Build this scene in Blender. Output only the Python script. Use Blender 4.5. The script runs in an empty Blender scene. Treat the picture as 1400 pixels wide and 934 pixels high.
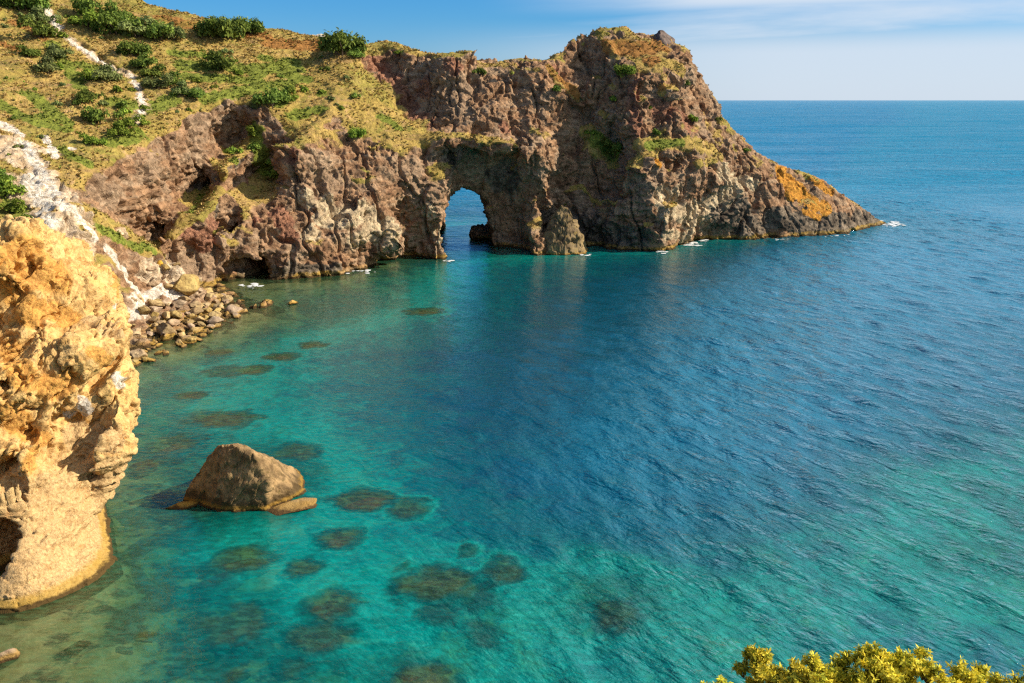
import bpy, math, random
import numpy as np
from mathutils import Vector, Matrix, Euler
random.seed(7)
RNG = np.random.default_rng(11)
S = bpy.context.scene
C = S.collection
R = math.radians

# ------------------------------------------------------------------ camera, world, sun, exposure
H = 30.0
F = 1212.4                        # focal length in pixels of the 1400 px wide photograph
TH = math.atan(330 / F)
cam_d = bpy.data.cameras.new('camera'); cam = bpy.data.objects.new('camera', cam_d); C.objects.link(cam)
cam_d.sensor_width = 36; cam_d.lens = 36 * F / 1400; cam_d.clip_start = 0.1; cam_d.clip_end = 200000
cam.location = (0, 0, H); cam.rotation_euler = (math.pi / 2 - TH, 0, 0)
S.camera = cam

SUN_EL, SUN_AZ = R(33), R(89)    # azimuth clockwise from +Y (view direction): from the right, slightly beyond the headland's face
w = bpy.data.worlds.new('World'); S.world = w; w.use_nodes = True
SKY_STRENGTH = 0.05
sun_d = bpy.data.lights.new('sun', 'SUN'); sun_d.energy = 5.0; sun_d.angle = R(0.55); sun_d.color = (1.0, 0.90, 0.74)
sun = bpy.data.objects.new('sun', sun_d); C.objects.link(sun)
sdir = Vector((math.sin(SUN_AZ) * math.cos(SUN_EL), math.cos(SUN_AZ) * math.cos(SUN_EL), math.sin(SUN_EL)))
sun.rotation_euler = sdir.to_track_quat('Z', 'Y').to_euler(); sun.location = (60, -20, 80)
S.view_settings.view_transform = 'Standard'; S.view_settings.look = 'None'
S.view_settings.gamma = 1; S.view_settings.use_curve_mapping = False
S.view_settings.exposure = 0.72
S.render.engine = 'CYCLES'
try:
    S.cycles.use_denoising = False; S.cycles.filter_width = 1.3; S.cycles.max_bounces = 6; S.cycles.transparent_max_bounces = 8
    S.cycles.caustics_reflective = False; S.cycles.caustics_refractive = False
except Exception: pass


class NT:
    """small helper to write node trees"""
    def __init__(s, tree): s.t = tree; s.n = tree.nodes; s.l = tree.links
    def node(s, typ, ins=None, **kw):
        n = s.n.new(typ)
        for k, v in kw.items(): setattr(n, k, v)
        for k, v in (ins or {}).items(): s.put(n.inputs[k], v)
        return n
    def put(s, sock, v):
        if isinstance(v, bpy.types.NodeSocket): s.l.new(v, sock)
        else: sock.default_value = v
    def math(s, op, a, b=0.0, c=0.0, clamp=False):
        n = s.node('ShaderNodeMath', operation=op, use_clamp=clamp)
        s.put(n.inputs[0], a); s.put(n.inputs[1], b); s.put(n.inputs[2], c)
        return n.outputs[0]
    def vmul(s, v, k):
        n = s.node('ShaderNodeVectorMath', operation='MULTIPLY'); s.put(n.inputs[0], v); s.put(n.inputs[1], k); return n.outputs[0]
    def vadd(s, v, k):
        n = s.node('ShaderNodeVectorMath', operation='ADD'); s.put(n.inputs[0], v); s.put(n.inputs[1], k); return n.outputs[0]
    def noise(s, v, scale, detail=4, rough=0.55, dist=0.0, out=0):
        n = s.node('ShaderNodeTexNoise', {'Vector': v, 'Scale': scale, 'Detail': detail, 'Roughness': rough, 'Distortion': dist}); return n.outputs[out]
    def voro(s, v, scale, feature='F1', out='Distance', rnd=1.0):
        n = s.node('ShaderNodeTexVoronoi', {'Vector': v, 'Scale': scale, 'Randomness': rnd}, feature=feature); return n.outputs[out]
    def ss(s, v, a, b, lo=0.0, hi=1.0, interp='SMOOTHSTEP'):
        n = s.node('ShaderNodeMapRange', interpolation_type=interp); n.clamp = True if interp == 'LINEAR' else n.clamp
        s.put(n.inputs[0], v); s.put(n.inputs[1], a); s.put(n.inputs[2], b); s.put(n.inputs[3], lo); s.put(n.inputs[4], hi)
        return n.outputs[0]
    def mix(s, f, a, b, blend='MIX'):
        n = s.node('ShaderNodeMix', data_type='RGBA', blend_type=blend)
        s.put(n.inputs['Factor'], f)
        for k, v in ((6, a), (7, b)):
            s.put(n.inputs[k], v if isinstance(v, bpy.types.NodeSocket) else (*v[:3], 1))
        return n.outputs[2]
    def attr(s, name, out='Fac'): return s.node('ShaderNodeAttribute', attribute_name=name).outputs[out]


def new_mat(name):
    m = bpy.data.materials.new(name); m.use_nodes = True; m.node_tree.nodes.clear()
    return m, NT(m.node_tree)

def build_world():
    t = NT(w.node_tree); t.n.clear()
    sky = t.node('ShaderNodeTexSky', sky_type='NISHITA', sun_disc=False, sun_elevation=SUN_EL, sun_rotation=SUN_AZ,
                 altitude=30, air_density=1.0, dust_density=0.35, ozone_density=3.0)
    g = t.node('ShaderNodeTexCoord').outputs['Generated']
    sp = t.node('ShaderNodeSeparateXYZ', {'Vector': g})
    z = t.math('MAXIMUM', sp.outputs[2], 0.0)
    zz = t.math('ADD', z, 0.035)
    px = t.math('DIVIDE', sp.outputs[0], zz); py = t.math('DIVIDE', sp.outputs[1], zz)
    cv = t.node('ShaderNodeCombineXYZ', {'X': px, 'Y': py, 'Z': 0.0}).outputs[0]
    n1 = t.noise(t.vadd(t.vmul(cv, (0.20, 0.16, 1)), (3.1, 0.6, 0)), 1.0, 7, 0.55, 0.4)
    n2 = t.noise(t.vadd(t.vmul(cv, (0.05, 0.09, 1)), (1.4, 5.0, 0)), 1.0, 3, 0.5)
    right = t.ss(sp.outputs[0], -0.18, 0.30)                 # the cloud bank lies over the sea to the right
    hazy = t.ss(z, 0.09, 0.0)
    base = t.math('ADD', t.math('MULTIPLY', n1, 0.75), t.math('MULTIPLY', n2, 0.35))
    base = t.math('ADD', base, t.math('MULTIPLY', right, 0.17))
    cl = t.ss(base, 0.60, 0.84)
    cl = t.math('MULTIPLY', cl, t.ss(z, 0.8, 0.2, 0.45, 1.0))  # keeps added cloud overhead, out of view, to brighten the wave reflections
    veil = t.math('MULTIPLY', t.math('MULTIPLY', t.ss(z, 0.085, 0.045), right), 0.85)
    veil = t.math('MAXIMUM', veil, t.math('MULTIPLY', t.math('MULTIPLY', t.ss(z, 0.082, 0.10), t.ss(n1, 0.30, 0.54)), t.math('MULTIPLY', t.ss(sp.outputs[0], -0.05, 0.22), 0.95)))
    cl = t.math('MAXIMUM', t.math('MULTIPLY', cl, 0.85), veil)
    blue = t.mix(1.0, sky.outputs[0], t.mix(t.ss(z, 0.0, 0.11), SKYTINT, SKYTOP), 'MULTIPLY')
    col = t.mix(cl, blue, CLOUD)
    bg = t.node('ShaderNodeBackground', {'Color': col, 'Strength': SKY_STRENGTH})
    out = t.node('ShaderNodeOutputWorld'); t.l.new(bg.outputs[0], out.inputs[0])
SKYTINT = (0.72, 1.08, 1.62)
SKYTOP = (0.36, 1.00, 1.62)
CLOUD = (8.4, 9.5, 10.9)
build_world()

# ------------------------------------------------------------------ numpy tools
TBL = RNG.normal(size=(64 ** 3, 3)).astype(np.float32); TBL /= np.linalg.norm(TBL, axis=1, keepdims=True)
JIT = RNG.random((64 ** 3, 3)).astype(np.float32); JVAL = RNG.random(64 ** 3).astype(np.float32) * 2 - 1

def _idx(i, j, k): return ((i & 63) << 12) | ((j & 63) << 6) | (k & 63)

def pnoise(p):
    p = np.asarray(p, np.float32)
    i = np.floor(p).astype(np.int32); f = p - i
    u = f * f * f * (f * (f * 6 - 15) + 10)
    out = np.zeros(len(p), np.float32)
    for dx in (0, 1):
        wx = u[:, 0] if dx else 1 - u[:, 0]
        for dy in (0, 1):
            wy = u[:, 1] if dy else 1 - u[:, 1]
            for dz in (0, 1):
                wz = u[:, 2] if dz else 1 - u[:, 2]
                g = TBL[_idx(i[:, 0] + dx, i[:, 1] + dy, i[:, 2] + dz)]
                out += wx * wy * wz * (g[:, 0] * (f[:, 0] - dx) + g[:, 1] * (f[:, 1] - dy) + g[:, 2] * (f[:, 2] - dz))
    return out * 1.4

ROT = np.array(Euler((0.6, 0.9, 0.4)).to_matrix(), np.float32)
def fbm(p, scale, octs=4, gain=0.5, ridged=False, off=0.0):
    q = np.asarray(p, np.float32) / scale + off; a = 1.0; s = 0; tot = 0
    for o in range(octs):
        n = pnoise(q)
        if ridged: n = 1 - 2 * np.abs(n)
        s = s + a * n; tot += a; a *= gain
        q = (q @ ROT) * 2.03 + 17.3
    return s / tot

def worley(p, scale, off=0.0):
    q = np.asarray(p, np.float32) / scale + off
    i = np.floor(q).astype(np.int32); f = q - i
    f1 = np.full(len(q), 9.0, np.float32); f2 = f1.copy(); val = np.zeros(len(q), np.float32)
    for dx in (-1, 0, 1):
        for dy in (-1, 0, 1):
            for dz in (-1, 0, 1):
                id_ = _idx(i[:, 0] + dx, i[:, 1] + dy, i[:, 2] + dz)
                d = JIT[id_] + np.array((dx, dy, dz), np.float32) - f
                d = np.sqrt((d * d).sum(1))
                nearer = d < f1
                f2 = np.where(nearer, f1, np.minimum(f2, d))
                val = np.where(nearer, JVAL[id_], val); f1 = np.where(nearer, d, f1)
    return f1, f2, val

def facets(p, scale, off=0.0):
    """broken rock: every cell of a Voronoi split is its own tilted plane; returns (plane, edge distance, cell value)"""
    q = np.asarray(p, np.float32) / scale + off
    i = np.floor(q).astype(np.int32); f = q - i
    f1 = np.full(len(q), 9.0, np.float32); f2 = f1.copy(); val = np.zeros(len(q), np.float32); pl = val.copy()
    for dx in (-1, 0, 1):
        for dy in (-1, 0, 1):
            for dz in (-1, 0, 1):
                id_ = _idx(i[:, 0] + dx, i[:, 1] + dy, i[:, 2] + dz)
                v = JIT[id_] + np.array((dx, dy, dz), np.float32) - f
                d = np.sqrt((v * v).sum(1)); nearer = d < f1
                f2 = np.where(nearer, f1, np.minimum(f2, d))
                val = np.where(nearer, JVAL[id_], val); pl = np.where(nearer, (v * TBL[id_]).sum(1), pl); f1 = np.where(nearer, d, f1)
    return pl, f2 - f1, val

def sstep(a, b, x):
    t = np.clip((x - a) / (b - a), 0, 1); return t * t * (3 - 2 * t)

def smax(a, b, k):
    h = np.clip(0.5 - 0.5 * (b - a) / k, 0, 1); return b + (a - b) * h + k * h * (1 - h)
def smin(a, b, k): return -smax(-a, -b, k)

def ray(u, v):
    a = (u - 700) / F; b = (v - 467) / F
    c, s = math.cos(TH), math.sin(TH)
    return np.array((a, c - b * s, -s - b * c))
def P(u, v, Y):
    """point of the place seen at that pixel of the photograph, Y metres ahead"""
    d = ray(u, v); t = Y / d[1]; return np.array((0, 0, H)) + d * t
def W(u, v, z=0.0):
    d = ray(u, v); t = (z - H) / d[2]; return np.array((0, 0, H)) + d * t

class RBF:
    def __init__(s, X, f, c=3.0, smooth=0.02):
        s.X = np.asarray(X, float); s.c = c; n = len(s.X)
        K = np.sqrt(((s.X[:, None] - s.X[None]) ** 2).sum(2) + c * c)
        A = np.zeros((n + 3, n + 3)); A[:n, :n] = K - np.eye(n) * smooth * 10
        A[:n, n] = 1; A[:n, n + 1:] = s.X; A[n, :n] = 1; A[n + 1:, :n] = s.X.T
        s.w = np.linalg.lstsq(A, np.concatenate([f, np.zeros(3)]), rcond=None)[0]
    def __call__(s, Q):
        Q = np.asarray(Q, float); out = np.zeros(len(Q)); n = len(s.X)
        for k in range(n):
            out += s.w[k] * np.sqrt(((Q - s.X[k]) ** 2).sum(1) + s.c ** 2)
        return out + s.w[n] + Q @ s.w[n + 1:]

def surface_nets(d, org, h):
    nx, ny, nz = d.shape
    neg = d < 0
    cnt = np.zeros((nx - 1, ny - 1, nz - 1), np.uint8)
    corners = [(a, b, c) for a in (0, 1) for b in (0, 1) for c in (0, 1)]
    for a, b, c in corners: cnt += neg[a:nx - 1 + a, b:ny - 1 + b, c:nz - 1 + c]
    act = np.argwhere((cnt > 0) & (cnt < 8))
    vid = np.full(cnt.shape, -1, np.int32); vid[act[:, 0], act[:, 1], act[:, 2]] = np.arange(len(act))
    dv = {k: d[act[:, 0] + k[0], act[:, 1] + k[1], act[:, 2] + k[2]] for k in corners}
    acc = np.zeros((len(act), 3)); num = np.zeros(len(act))
    for k in corners:
        for ax in range(3):
            if k[ax]: continue
            k2 = list(k); k2[ax] = 1; a, b = dv[k], dv[tuple(k2)]
            cr = (a < 0) != (b < 0)
            t = np.where(cr, a / np.where(cr, a - b, 1), 0)
            pt = np.tile(np.array(k, float), (len(act), 1)); pt[:, ax] = t
            acc[cr] += pt[cr]; num[cr] += 1
    V = (act + acc / num[:, None]) * h + np.array(org)
    faces = []
    for ax in range(3):
        b, c = [(1, 2), (2, 0), (0, 1)][ax]
        sl0 = [slice(None)] * 3; sl1 = [slice(None)] * 3
        sl0[ax] = slice(0, -1); sl1[ax] = slice(1, None)
        n0, n1 = neg[tuple(sl0)], neg[tuple(sl1)]
        e = np.argwhere(n0 != n1)
        e = e[(e[:, b] > 0) & (e[:, c] > 0) & (e[:, b] < d.shape[b] - 1) & (e[:, c] < d.shape[c] - 1)]
        def cell(db, dc):
            q = e.copy(); q[:, b] += db; q[:, c] += dc; return vid[q[:, 0], q[:, 1], q[:, 2]]
        quad = np.stack([cell(-1, -1), cell(0, -1), cell(0, 0), cell(-1, 0)], 1)
        flip = ~neg[e[:, 0], e[:, 1], e[:, 2]]
        quad[flip] = quad[flip][:, ::-1]
        faces.append(quad)
    return V, np.concatenate(faces)

def mesh_np(name, V, Q, smooth=True):
    V = np.asarray(V, np.float32); Q = np.asarray(Q, np.int32); k = Q.shape[1]
    me = bpy.data.meshes.new(name)
    me.vertices.add(len(V)); me.vertices.foreach_set('co', V.ravel())
    me.loops.add(Q.size); me.loops.foreach_set('vertex_index', Q.ravel())
    me.polygons.add(len(Q)); me.polygons.foreach_set('loop_start', np.arange(0, Q.size, k, dtype=np.int32))
    me.polygons.foreach_set('use_smooth', np.full(len(Q), smooth))
    me.update(calc_edges=True)
    return me

def normals(V, Q):
    n = np.zeros_like(V)
    a = V[Q[:, 2]] - V[Q[:, 0]]; b = V[Q[:, 3]] - V[Q[:, 1]] if Q.shape[1] == 4 else V[Q[:, 1]] - V[Q[:, 0]]
    fn = np.cross(a, b) if Q.shape[1] == 4 else np.cross(b, a)
    for k in range(Q.shape[1]):
        for ax in range(3): n[:, ax] += np.bincount(Q[:, k], fn[:, ax], len(V))
    return n / np.maximum(np.linalg.norm(n, axis=1, keepdims=True), 1e-9)

def subdiv(V, Q, levels):
    me = mesh_np('tmp', V, Q); o = bpy.data.objects.new('tmp', me); C.objects.link(o)
    m = o.modifiers.new('s', 'SUBSURF'); m.levels = levels; m.render_levels = levels
    dg = bpy.context.evaluated_depsgraph_get(); ev = o.evaluated_get(dg); em = ev.to_mesh()
    V2 = np.empty(len(em.vertices) * 3, np.float32); em.vertices.foreach_get('co', V2)
    Q2 = np.empty(len(em.loops), np.int32); em.loops.foreach_get('vertex_index', Q2)
    ev.to_mesh_clear(); bpy.data.objects.remove(o); bpy.data.meshes.remove(me)
    return V2.reshape(-1, 3).astype(float), Q2.reshape(-1, 4)

def drop_islands(V, Q, least):
    lab = np.arange(len(V))
    for _ in range(400):
        m_ = lab[Q].min(1); new = lab.copy()
        for k in range(4): np.minimum.at(new, Q[:, k], m_)
        new = new[new]
        if np.array_equal(new, lab): break
        lab = new
    fl = lab[Q[:, 0]]; cnt = np.bincount(fl, minlength=len(V))
    return Q[cnt[fl] >= least]
def subdiv_n(V, Q, levels, it):
    """subdivided surface plus a broad, smoothed direction to push the detail along"""
    us = np.unique(Q); rm = np.full(len(V), -1); rm[us] = np.arange(len(us)); V = V[us]; Q = rm[Q]
    N = normals(V, Q); cnt = np.maximum(np.bincount(Q.ravel(), minlength=len(V)), 1)[:, None]
    for _ in range(it):
        fn = N[Q].mean(1); n = np.zeros_like(N)
        for k in range(4):
            for a in range(3): n[:, a] += np.bincount(Q[:, k], fn[:, a], len(V))
        N = n / cnt; N /= np.maximum(np.linalg.norm(N, axis=1, keepdims=True), 1e-9)
    V2, Q2 = subdiv(V, Q, levels); V3, _ = subdiv(V + 0.05 * N, Q, levels)
    n2 = V3 - V2; n2 /= np.maximum(np.linalg.norm(n2, axis=1, keepdims=True), 1e-9)
    return V2, Q2, n2

def set_attr(me, name, arr):
    a = me.attributes.new(name, 'FLOAT', 'POINT'); a.data.foreach_set('value', np.asarray(arr, np.float32))

def obj(name, me, mat, parent=None):
    o = bpy.data.objects.new(name, me); C.objects.link(o)
    if mat is not None and not len(me.materials): me.materials.append(mat)
    if parent is not None: o.parent = parent
    return o
def tag(o, label=None, cat=None, group=None, kind=None):
    for k, v in (('label', label), ('category', cat), ('group', group), ('kind', kind)):
        if v: o[k] = v
    return o

# ------------------------------------------------------------------ the land: relief y = g(x, z) capped by the crest line
def hill_y(u, v, extra=0.0):
    """the upper hillside is close to one plane: z = 45 + .383 (y - 202) - .24 (x + 55)"""
    d = ray(u, v); kx, kz = d[0] / d[1], d[2] / d[1]
    return (30 - (45 - 0.383 * 202 - 0.24 * 55)) / (0.383 - 0.24 * kx - kz) + extra
CP = [(u, v, hill_y(u, v, e)) for u, v, e in (  # (u, v, metres ahead) of points on the visible ground
 (-220,0,0),(-220,90,0),(-220,180,0),(-150,250,0),(0,-70,0),(110,-50,0),(0,0,0),(0,60,1),(0,120,-1),(0,180,0),(0,235,0),
 (50,0,0),(50,60,-1),(50,120,1),(50,200,0),(100,20,1),(100,80,0),(100,140,-1),(100,200,0),
 (150,10,0),(150,60,0),(150,120,1),(150,180,0),(200,15,0),(200,60,0),(200,120,1.5),(190,160,1),
 (250,60,0),(250,130,2),(300,60,0),(300,100,0),(350,45,0),(350,80,0),(340,140,2),
 (380,130,1),(430,120,0),(430,80,0),
 (100,250,1),(150,225,2),(200,190,3),(250,178,5))]
CP += [
 (480,60,195),(480,110,183),(520,135,183),(550,160,181),
 # brown slope face
 (300,166,166),(150,291,134),(215,340,139.5),(200,260,144),(270,215,159),(230,290,148),
 # gully and spur
 (325,200,171),(285,255,165.5),(245,310,155.5),(312,232,155.5),(288,275,150.5),(264,300,147),(250,345,145.5),(275,384,145.5),(300,383,148),(330,386,149),
 # big lit cliff
 (400,382,151.3),(440,378,154),(470,375,156),(500,366,162),(530,358,168.6),(570,356,170),(615,355,171),
 (352,230,169),(365,270,161),(340,320,151),(380,300,155.5),(430,300,158),(480,300,160.5),(505,330,160.5),(520,285,164.5),(560,315,172.5),(545,345,172),(600,300,172.5),(588,225,174.5),(600,255,173.5),(612,330,171.5),
 (385,190,168),(430,172,169),(480,185,170.5),(530,190,173),(575,193,175.5),(400,240,160.5),(450,240,163),(530,240,168),
 # red rock and the wall above the arch
 (510,75,196),(530,100,193),(560,110,190.5),(565,150,187),(600,84,189),(600,120,186),(610,165,181.5),(640,120,185.5),(650,170,181.5),(680,95,187.5),(690,150,184),(705,185,181),(720,120,186.5),(742,92,190.5),(760,120,188.5),(765,180,186.5),
 (595,193,178),(640,188,180.5),(700,196,178.5),(724,222,176),(728,285,175.4),(729,350,175.2),(640,250,176.5),(640,330,175.5),(690,270,175.6),(690,345,175.4),
 (748,250,185),(750,300,186),(780,340,184.5),(820,342,184.5),(828,270,186.5),(785,225,189),(800,160,193),(795,100,197),(790,65,199),
 # buttress and the great head
 (842,300,184),(838,240,187),(842,190,189.5),(858,180,183.5),(855,140,187),(872,225,181),(895,290,180.2),(900,343,181.5),(905,330,182),
 (850,46,199),(830,80,194),(850,98,191),(900,88,192),(910,50,200.5),(935,75,197),(860,108,189.5),(920,106,191),(895,150,187),(940,150,191.5),
 (872,197,183),(900,195,184.5),(950,200,188),(940,262,185.5),(930,333,188),(962,285,190.5),(955,330,194.3),(1000,328,196.5),(1050,327,197.4),(1042,262,200.5),(1005,255,197),(990,205,199),(1020,205,204),(960,130,199),(985,160,203.5),(955,95,203),
 (1100,245,207),(1065,240,204),(1080,292,202),(1110,302,203.5),(1100,322,201.5),(1150,290,209),(1150,320,205.3),(1195,308,217),(1215,306,221.6),
]
wp = np.array([P(*c) for c in CP])
ctl = [(p[0], p[2], p[1]) for p in wp]
# shore behind the near outcrop, and the foot of the cliffs under water
for x, y in ((-53.5,141),(-58,136),(-64,129),(-72,122),(-85,108),(-120,90)):
    ctl.append((x, 0.8, y)); ctl.append((x, -7.0, y - 3))
for p in wp:
    if abs(p[2]) < 1.0: ctl.append((p[0] + 0.3, -7.0, p[1] - 3.0))
ctl += [(125, -7, 222), (125, 8, 226), (110, 20, 228), (90, 45, 225)]
ctl = np.array(ctl)
g_rbf = RBF(ctl[:, :2], ctl[:, 2], c=1.6, smooth=0.01)
CREST = [(-160,172,62),(-110,190,58),(-82,196,52.5)] + [tuple(P(u, v, Y)[[0, 1, 2]]) for u, v, Y in
  ((190,4,200),(250,20,201),(350,38,202),(440,48,200),(484,60,198),(500,63,198),(540,66,197),(580,76,194),(620,79,192),(680,79,191.5),(725,84,193),(748,85,195),(765,72,198),(790,58,200),(815,47,200),(850,42,201),(890,46,202),(915,47,202),(935,70,204),(955,95,205),(970,125,205),(985,150,206),(1010,185,207),(1035,205,208),(1060,224,208),(1100,238,209),(1135,250,210),(1170,277,214),(1200,297,219),(1218,306,222.5))] + [(98,225,-2.5),(104,227,-7),(130,228,-14)]
CREST = np.array([(c[0], c[1], c[2]) for c in CREST])
crx, cry, crz = CREST.T
assert np.all(np.diff(crx) > 0), crx

HX = 1.0
X0, Y0, Z0 = -135.0, 56.0, -7.0
gx = np.arange(X0, 116, HX); gy = np.arange(Y0, 246, HX); gz = np.arange(Z0, 66, HX)
XX, ZZ = np.meshgrid(gx, gz, indexing='ij')
g = g_rbf(np.stack([XX.ravel(), ZZ.ravel()], 1)).reshape(XX.shape)
gdx, gdz = np.gradient(g, HX)
gl = np.sqrt(1 + gdx ** 2 + gdz ** 2)
D = ((g[:, None, :] - gy[None, :, None]) / gl[:, None, :]).astype(np.float32)
zc = np.interp(gx, crx, crz); yc = np.interp(gx, crx, cry)
over = np.maximum(0, gy[None, :] - yc[:, None] - 5)
steep = np.interp(gx, (-90, -40, -20, 100), (0.15, 0.5, 1.6, 1.8))
cap = zc[:, None] - steep[:, None] * over
cs = np.sqrt(1 + np.where(over > 0, steep[:, None], 0) ** 2)
D2 = ((gz[None, None, :] - cap[:, :, None]) / cs[:, :, None]).astype(np.float32)
D = smax(D, D2, 1.2)
GX, GY, GZ = np.meshgrid(gx.astype(np.float32), gy.astype(np.float32), gz.astype(np.float32), indexing='ij')

def carve_sup(c, r, pw=2.5, rot=0.0):
    dx, dy, dz = GX - c[0], GY - c[1], GZ - c[2]
    if rot:
        cr, sr = math.cos(rot), math.sin(rot); dx, dy = dx * cr + dy * sr, -dx * sr + dy * cr
    q = (np.abs(dx / r[0]) ** pw + np.abs(dy / r[1]) ** pw + np.abs(dz / r[2]) ** pw) ** (1 / pw)
    return (q - 1) * min(r)
# the alcove of the arch and the passage to the open sea
D = smax(D, -carve_sup((-4.6, 173.0, 5.0), (8.8, 13.5, 17.0), 2.8), 1.0)
pcx = -0.0545 * GY
arch = (np.abs((GX - pcx) / 5.9) ** 2.4 + np.abs((GZ + 1.0) / np.interp(gy, (170, 186, 205, 240), (13.5, 12.8, 15, 21))[None, :, None]) ** 2.4) ** (1 / 2.4)
arch = np.where(GY > 172, (arch - 1) * 5.9, 5)
D = smax(D, -arch.astype(np.float32), 1.0)
# caves and hollows along the waterline
for uv, r in (((347, 372, 152), (2.8, 6, 3.0)), ((815, 325, 184), (3.4, 3.0, 4.0)), ((1012, 312, 195.5), (1.6, 2.6, 3.6)), ((1058, 305, 199), (2.6, 2.4, 3.4)), ((562, 325, 171.5), (4.2, 1.8, 5.5)), ((930, 225, 185), (1.6, 1.8, 1.2)), ((315, 290, 153), (1.6, 2.2, 4.2))):
    D = smax(D, -carve_sup(P(*uv), r, 2.2), 0.6)
# lumps of rock that stand out of the walls
def lump(c, r, pw=2.2): 
    global D
    D = smin(D, carve_sup(c, r, pw), 0.9)
for u, v, Y, r in ((585, 128, 192.5, (4.2, 2.6, 1.9)), (560, 90, 195, (2.4, 2.2, 2.0)), (625, 100, 194.5, (3.4, 2.2, 2.0)), (660, 130, 192, (3.0, 2.4, 1.7)), (790, 128, 194, (3.2, 2.6, 2.4)),
                   (880, 150, 186.5, (2.0, 2.0, 4.6)), (915, 130, 189.5, (2.6, 2.0, 2.2)), (530, 330, 164.5, (3.0, 2.6, 2.4)), (606, 196, 177.2, (3.2, 2.2, 1.1)), (632, 193, 178.4, (3.4, 2.2, 1.1)), (662, 197, 178.2, (3.4, 2.2, 1.2)), (694, 203, 177.4, (3.2, 2.2, 1.2)), (395, 225, 161, (2.6, 2.2, 2.2)), (430, 225, 163, (2.0, 2.0, 1.8)), (657, 318, 199, (2.6, 2.5, 1.8))):
    lump(P(u, v, Y), r)
# the rubble beach: a low apron in front of the chalk toe
BEACH = np.array([(-50,92),(-48,101),(-47.0,107),(-45.2,111.5),(-42.4,121),(-41.2,127.5),(-43,134),(-47,140),(-53,147),(-72,142),(-72,92)], float)
def sd_poly(px, py, poly):
    d = np.full(px.shape, 1e9); ins = np.zeros(px.shape, bool)
    for (ax, ay), (bx, by) in zip(poly, np.roll(poly, -1, 0)):
        ex, ey = bx - ax, by - ay; wx, wy = px - ax, py - ay
        t = np.clip((wx * ex + wy * ey) / (ex * ex + ey * ey), 0, 1)
        d = np.minimum(d, (wx - ex * t) ** 2 + (wy - ey * t) ** 2)
        c = ((ay > py) != (by > py)) & (px < (bx - ax) * (py - ay) / np.where(by == ay, 1e-9, by - ay) + ax); ins ^= c
    return np.where(ins, -np.sqrt(d), np.sqrt(d))
BX, BY = np.meshgrid(gx, gy, indexing='ij')
# the chalk spur that runs down in front of the brown slope, as heights over the ground plan
SP = []
for k, (u, v, Y) in enumerate(((102,258,128),(130,284,127),(165,312,127),(200,335,128),(225,347,129.5),(248,368,130),(268,394,130))):
    p = P(u, v, Y); SP.append(tuple(p))
    SP += [(p[0] + 1.0, Y + 4, p[2] - 2.0 - 0.7 * min(k, 3)), (p[0] + 1.0, Y + 11, p[2] - 5 - 2.2 * min(k, 3))]
for u, v, Y in ((130,318,119.5),(165,362,122),(200,408,124),(205,375,126.5),(238,385,129),(70,290,117),(165,335,124)): SP.append(tuple(P(u, v, Y)))
for u, v in ((0,180),(0,230),(0,280),(0,320),(40,230),(60,262),(40,300),(-150,250),(-150,330),(-220,200),(60,200)): SP.append(tuple(P(u, v, hill_y(u, v))))
SP += [(-43.5, 130, -3), (-45, 137, -4), (-46.5, 125, 0.6), (-47.5, 118, 0.0), (-48.5, 110, -1.0), (-50, 104, -1), (-52, 96, 0), (-53, 80, 0), (-56, 62, 0), (-54, 110, 5.0), (-58, 98, 5), (-62, 80, 6), (-64, 62, 4), (-90, 62, 14), (-130, 80, 25), (-85, 140, 24), (-75, 146, 14)]
SP = np.array(SP)
b_rbf = RBF(SP[:, :2], SP[:, 2], c=1.5, smooth=0.01)
hb = b_rbf(np.stack([BX.ravel(), BY.ravel()], 1)).reshape(BX.shape)
hb = np.where(BX > -43, -8, np.where(BY > 150, -8, hb))
hbx, hby = np.gradient(hb, HX); hbl = np.sqrt(1 + np.minimum(hbx ** 2 + hby ** 2, 4))
D = smin(D, ((GZ - hb[:, :, None]) / hbl[:, :, None]).astype(np.float32), 0.8)
bh = np.minimum(-0.30 * sd_poly(BX, BY, BEACH), 2.3) 
D = smin(D, (GZ - bh[:, :, None].astype(np.float32)) * 0.97, 0.5)
pts = np.stack([GX.ravel(), GY.ravel(), GZ.ravel()], 1)
near = np.abs(D.ravel()) < 6
n3 = np.zeros(len(pts), np.float32)
pn = pts[near]
_pl, _, _v = facets((pn + 2.0 * np.stack([fbm(pn, 9.0, 2, off=o) for o in (1, 5, 9)], 1)) * np.array((1, 1, 0.8)), 7.0)
n3[near] = 1.3 * fbm(pn, 12.0, 3, 0.5) + 0.5 * _v + 1.9 * _pl
hillmask = sstep(26, 36, pn[:, 2]) * sstep(-28, -40, pn[:, 0]) 
slope = gdz.copy()
for _ in range(6): slope[1:-1, 1:-1] = (slope[1:-1, 1:-1] + slope[:-2, 1:-1] + slope[2:, 1:-1] + slope[1:-1, :-2] + slope[1:-1, 2:]) / 5
gentle = sstep(0.9, 1.5, np.broadcast_to(slope[:, None, :], D.shape).ravel()[near])
gentle = np.maximum(gentle, sstep(0.0, 6.0, np.broadcast_to(hb[:, :, None] - 0.0, D.shape).ravel()[near]) * 0.8)
gentle = np.maximum(gentle, 1.2 * sstep(1.5, -1.5, np.broadcast_to(sd_poly(BX, BY, BEACH)[:, :, None], D.shape).ravel()[near]) * sstep(5, 3, pn[:, 2]))
n3[near] *= 1 - 0.75 * gentle
quiet = np.maximum(sstep(13, 7, np.sqrt((pn[:, 0] + 6) ** 2 + 0.35 * (pn[:, 1] - 184) ** 2 + 0.5 * (pn[:, 2] - 7) ** 2)), sstep(50, 62, pn[:, 0]))
n3[near] *= 1 - 0.65 * quiet
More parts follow.
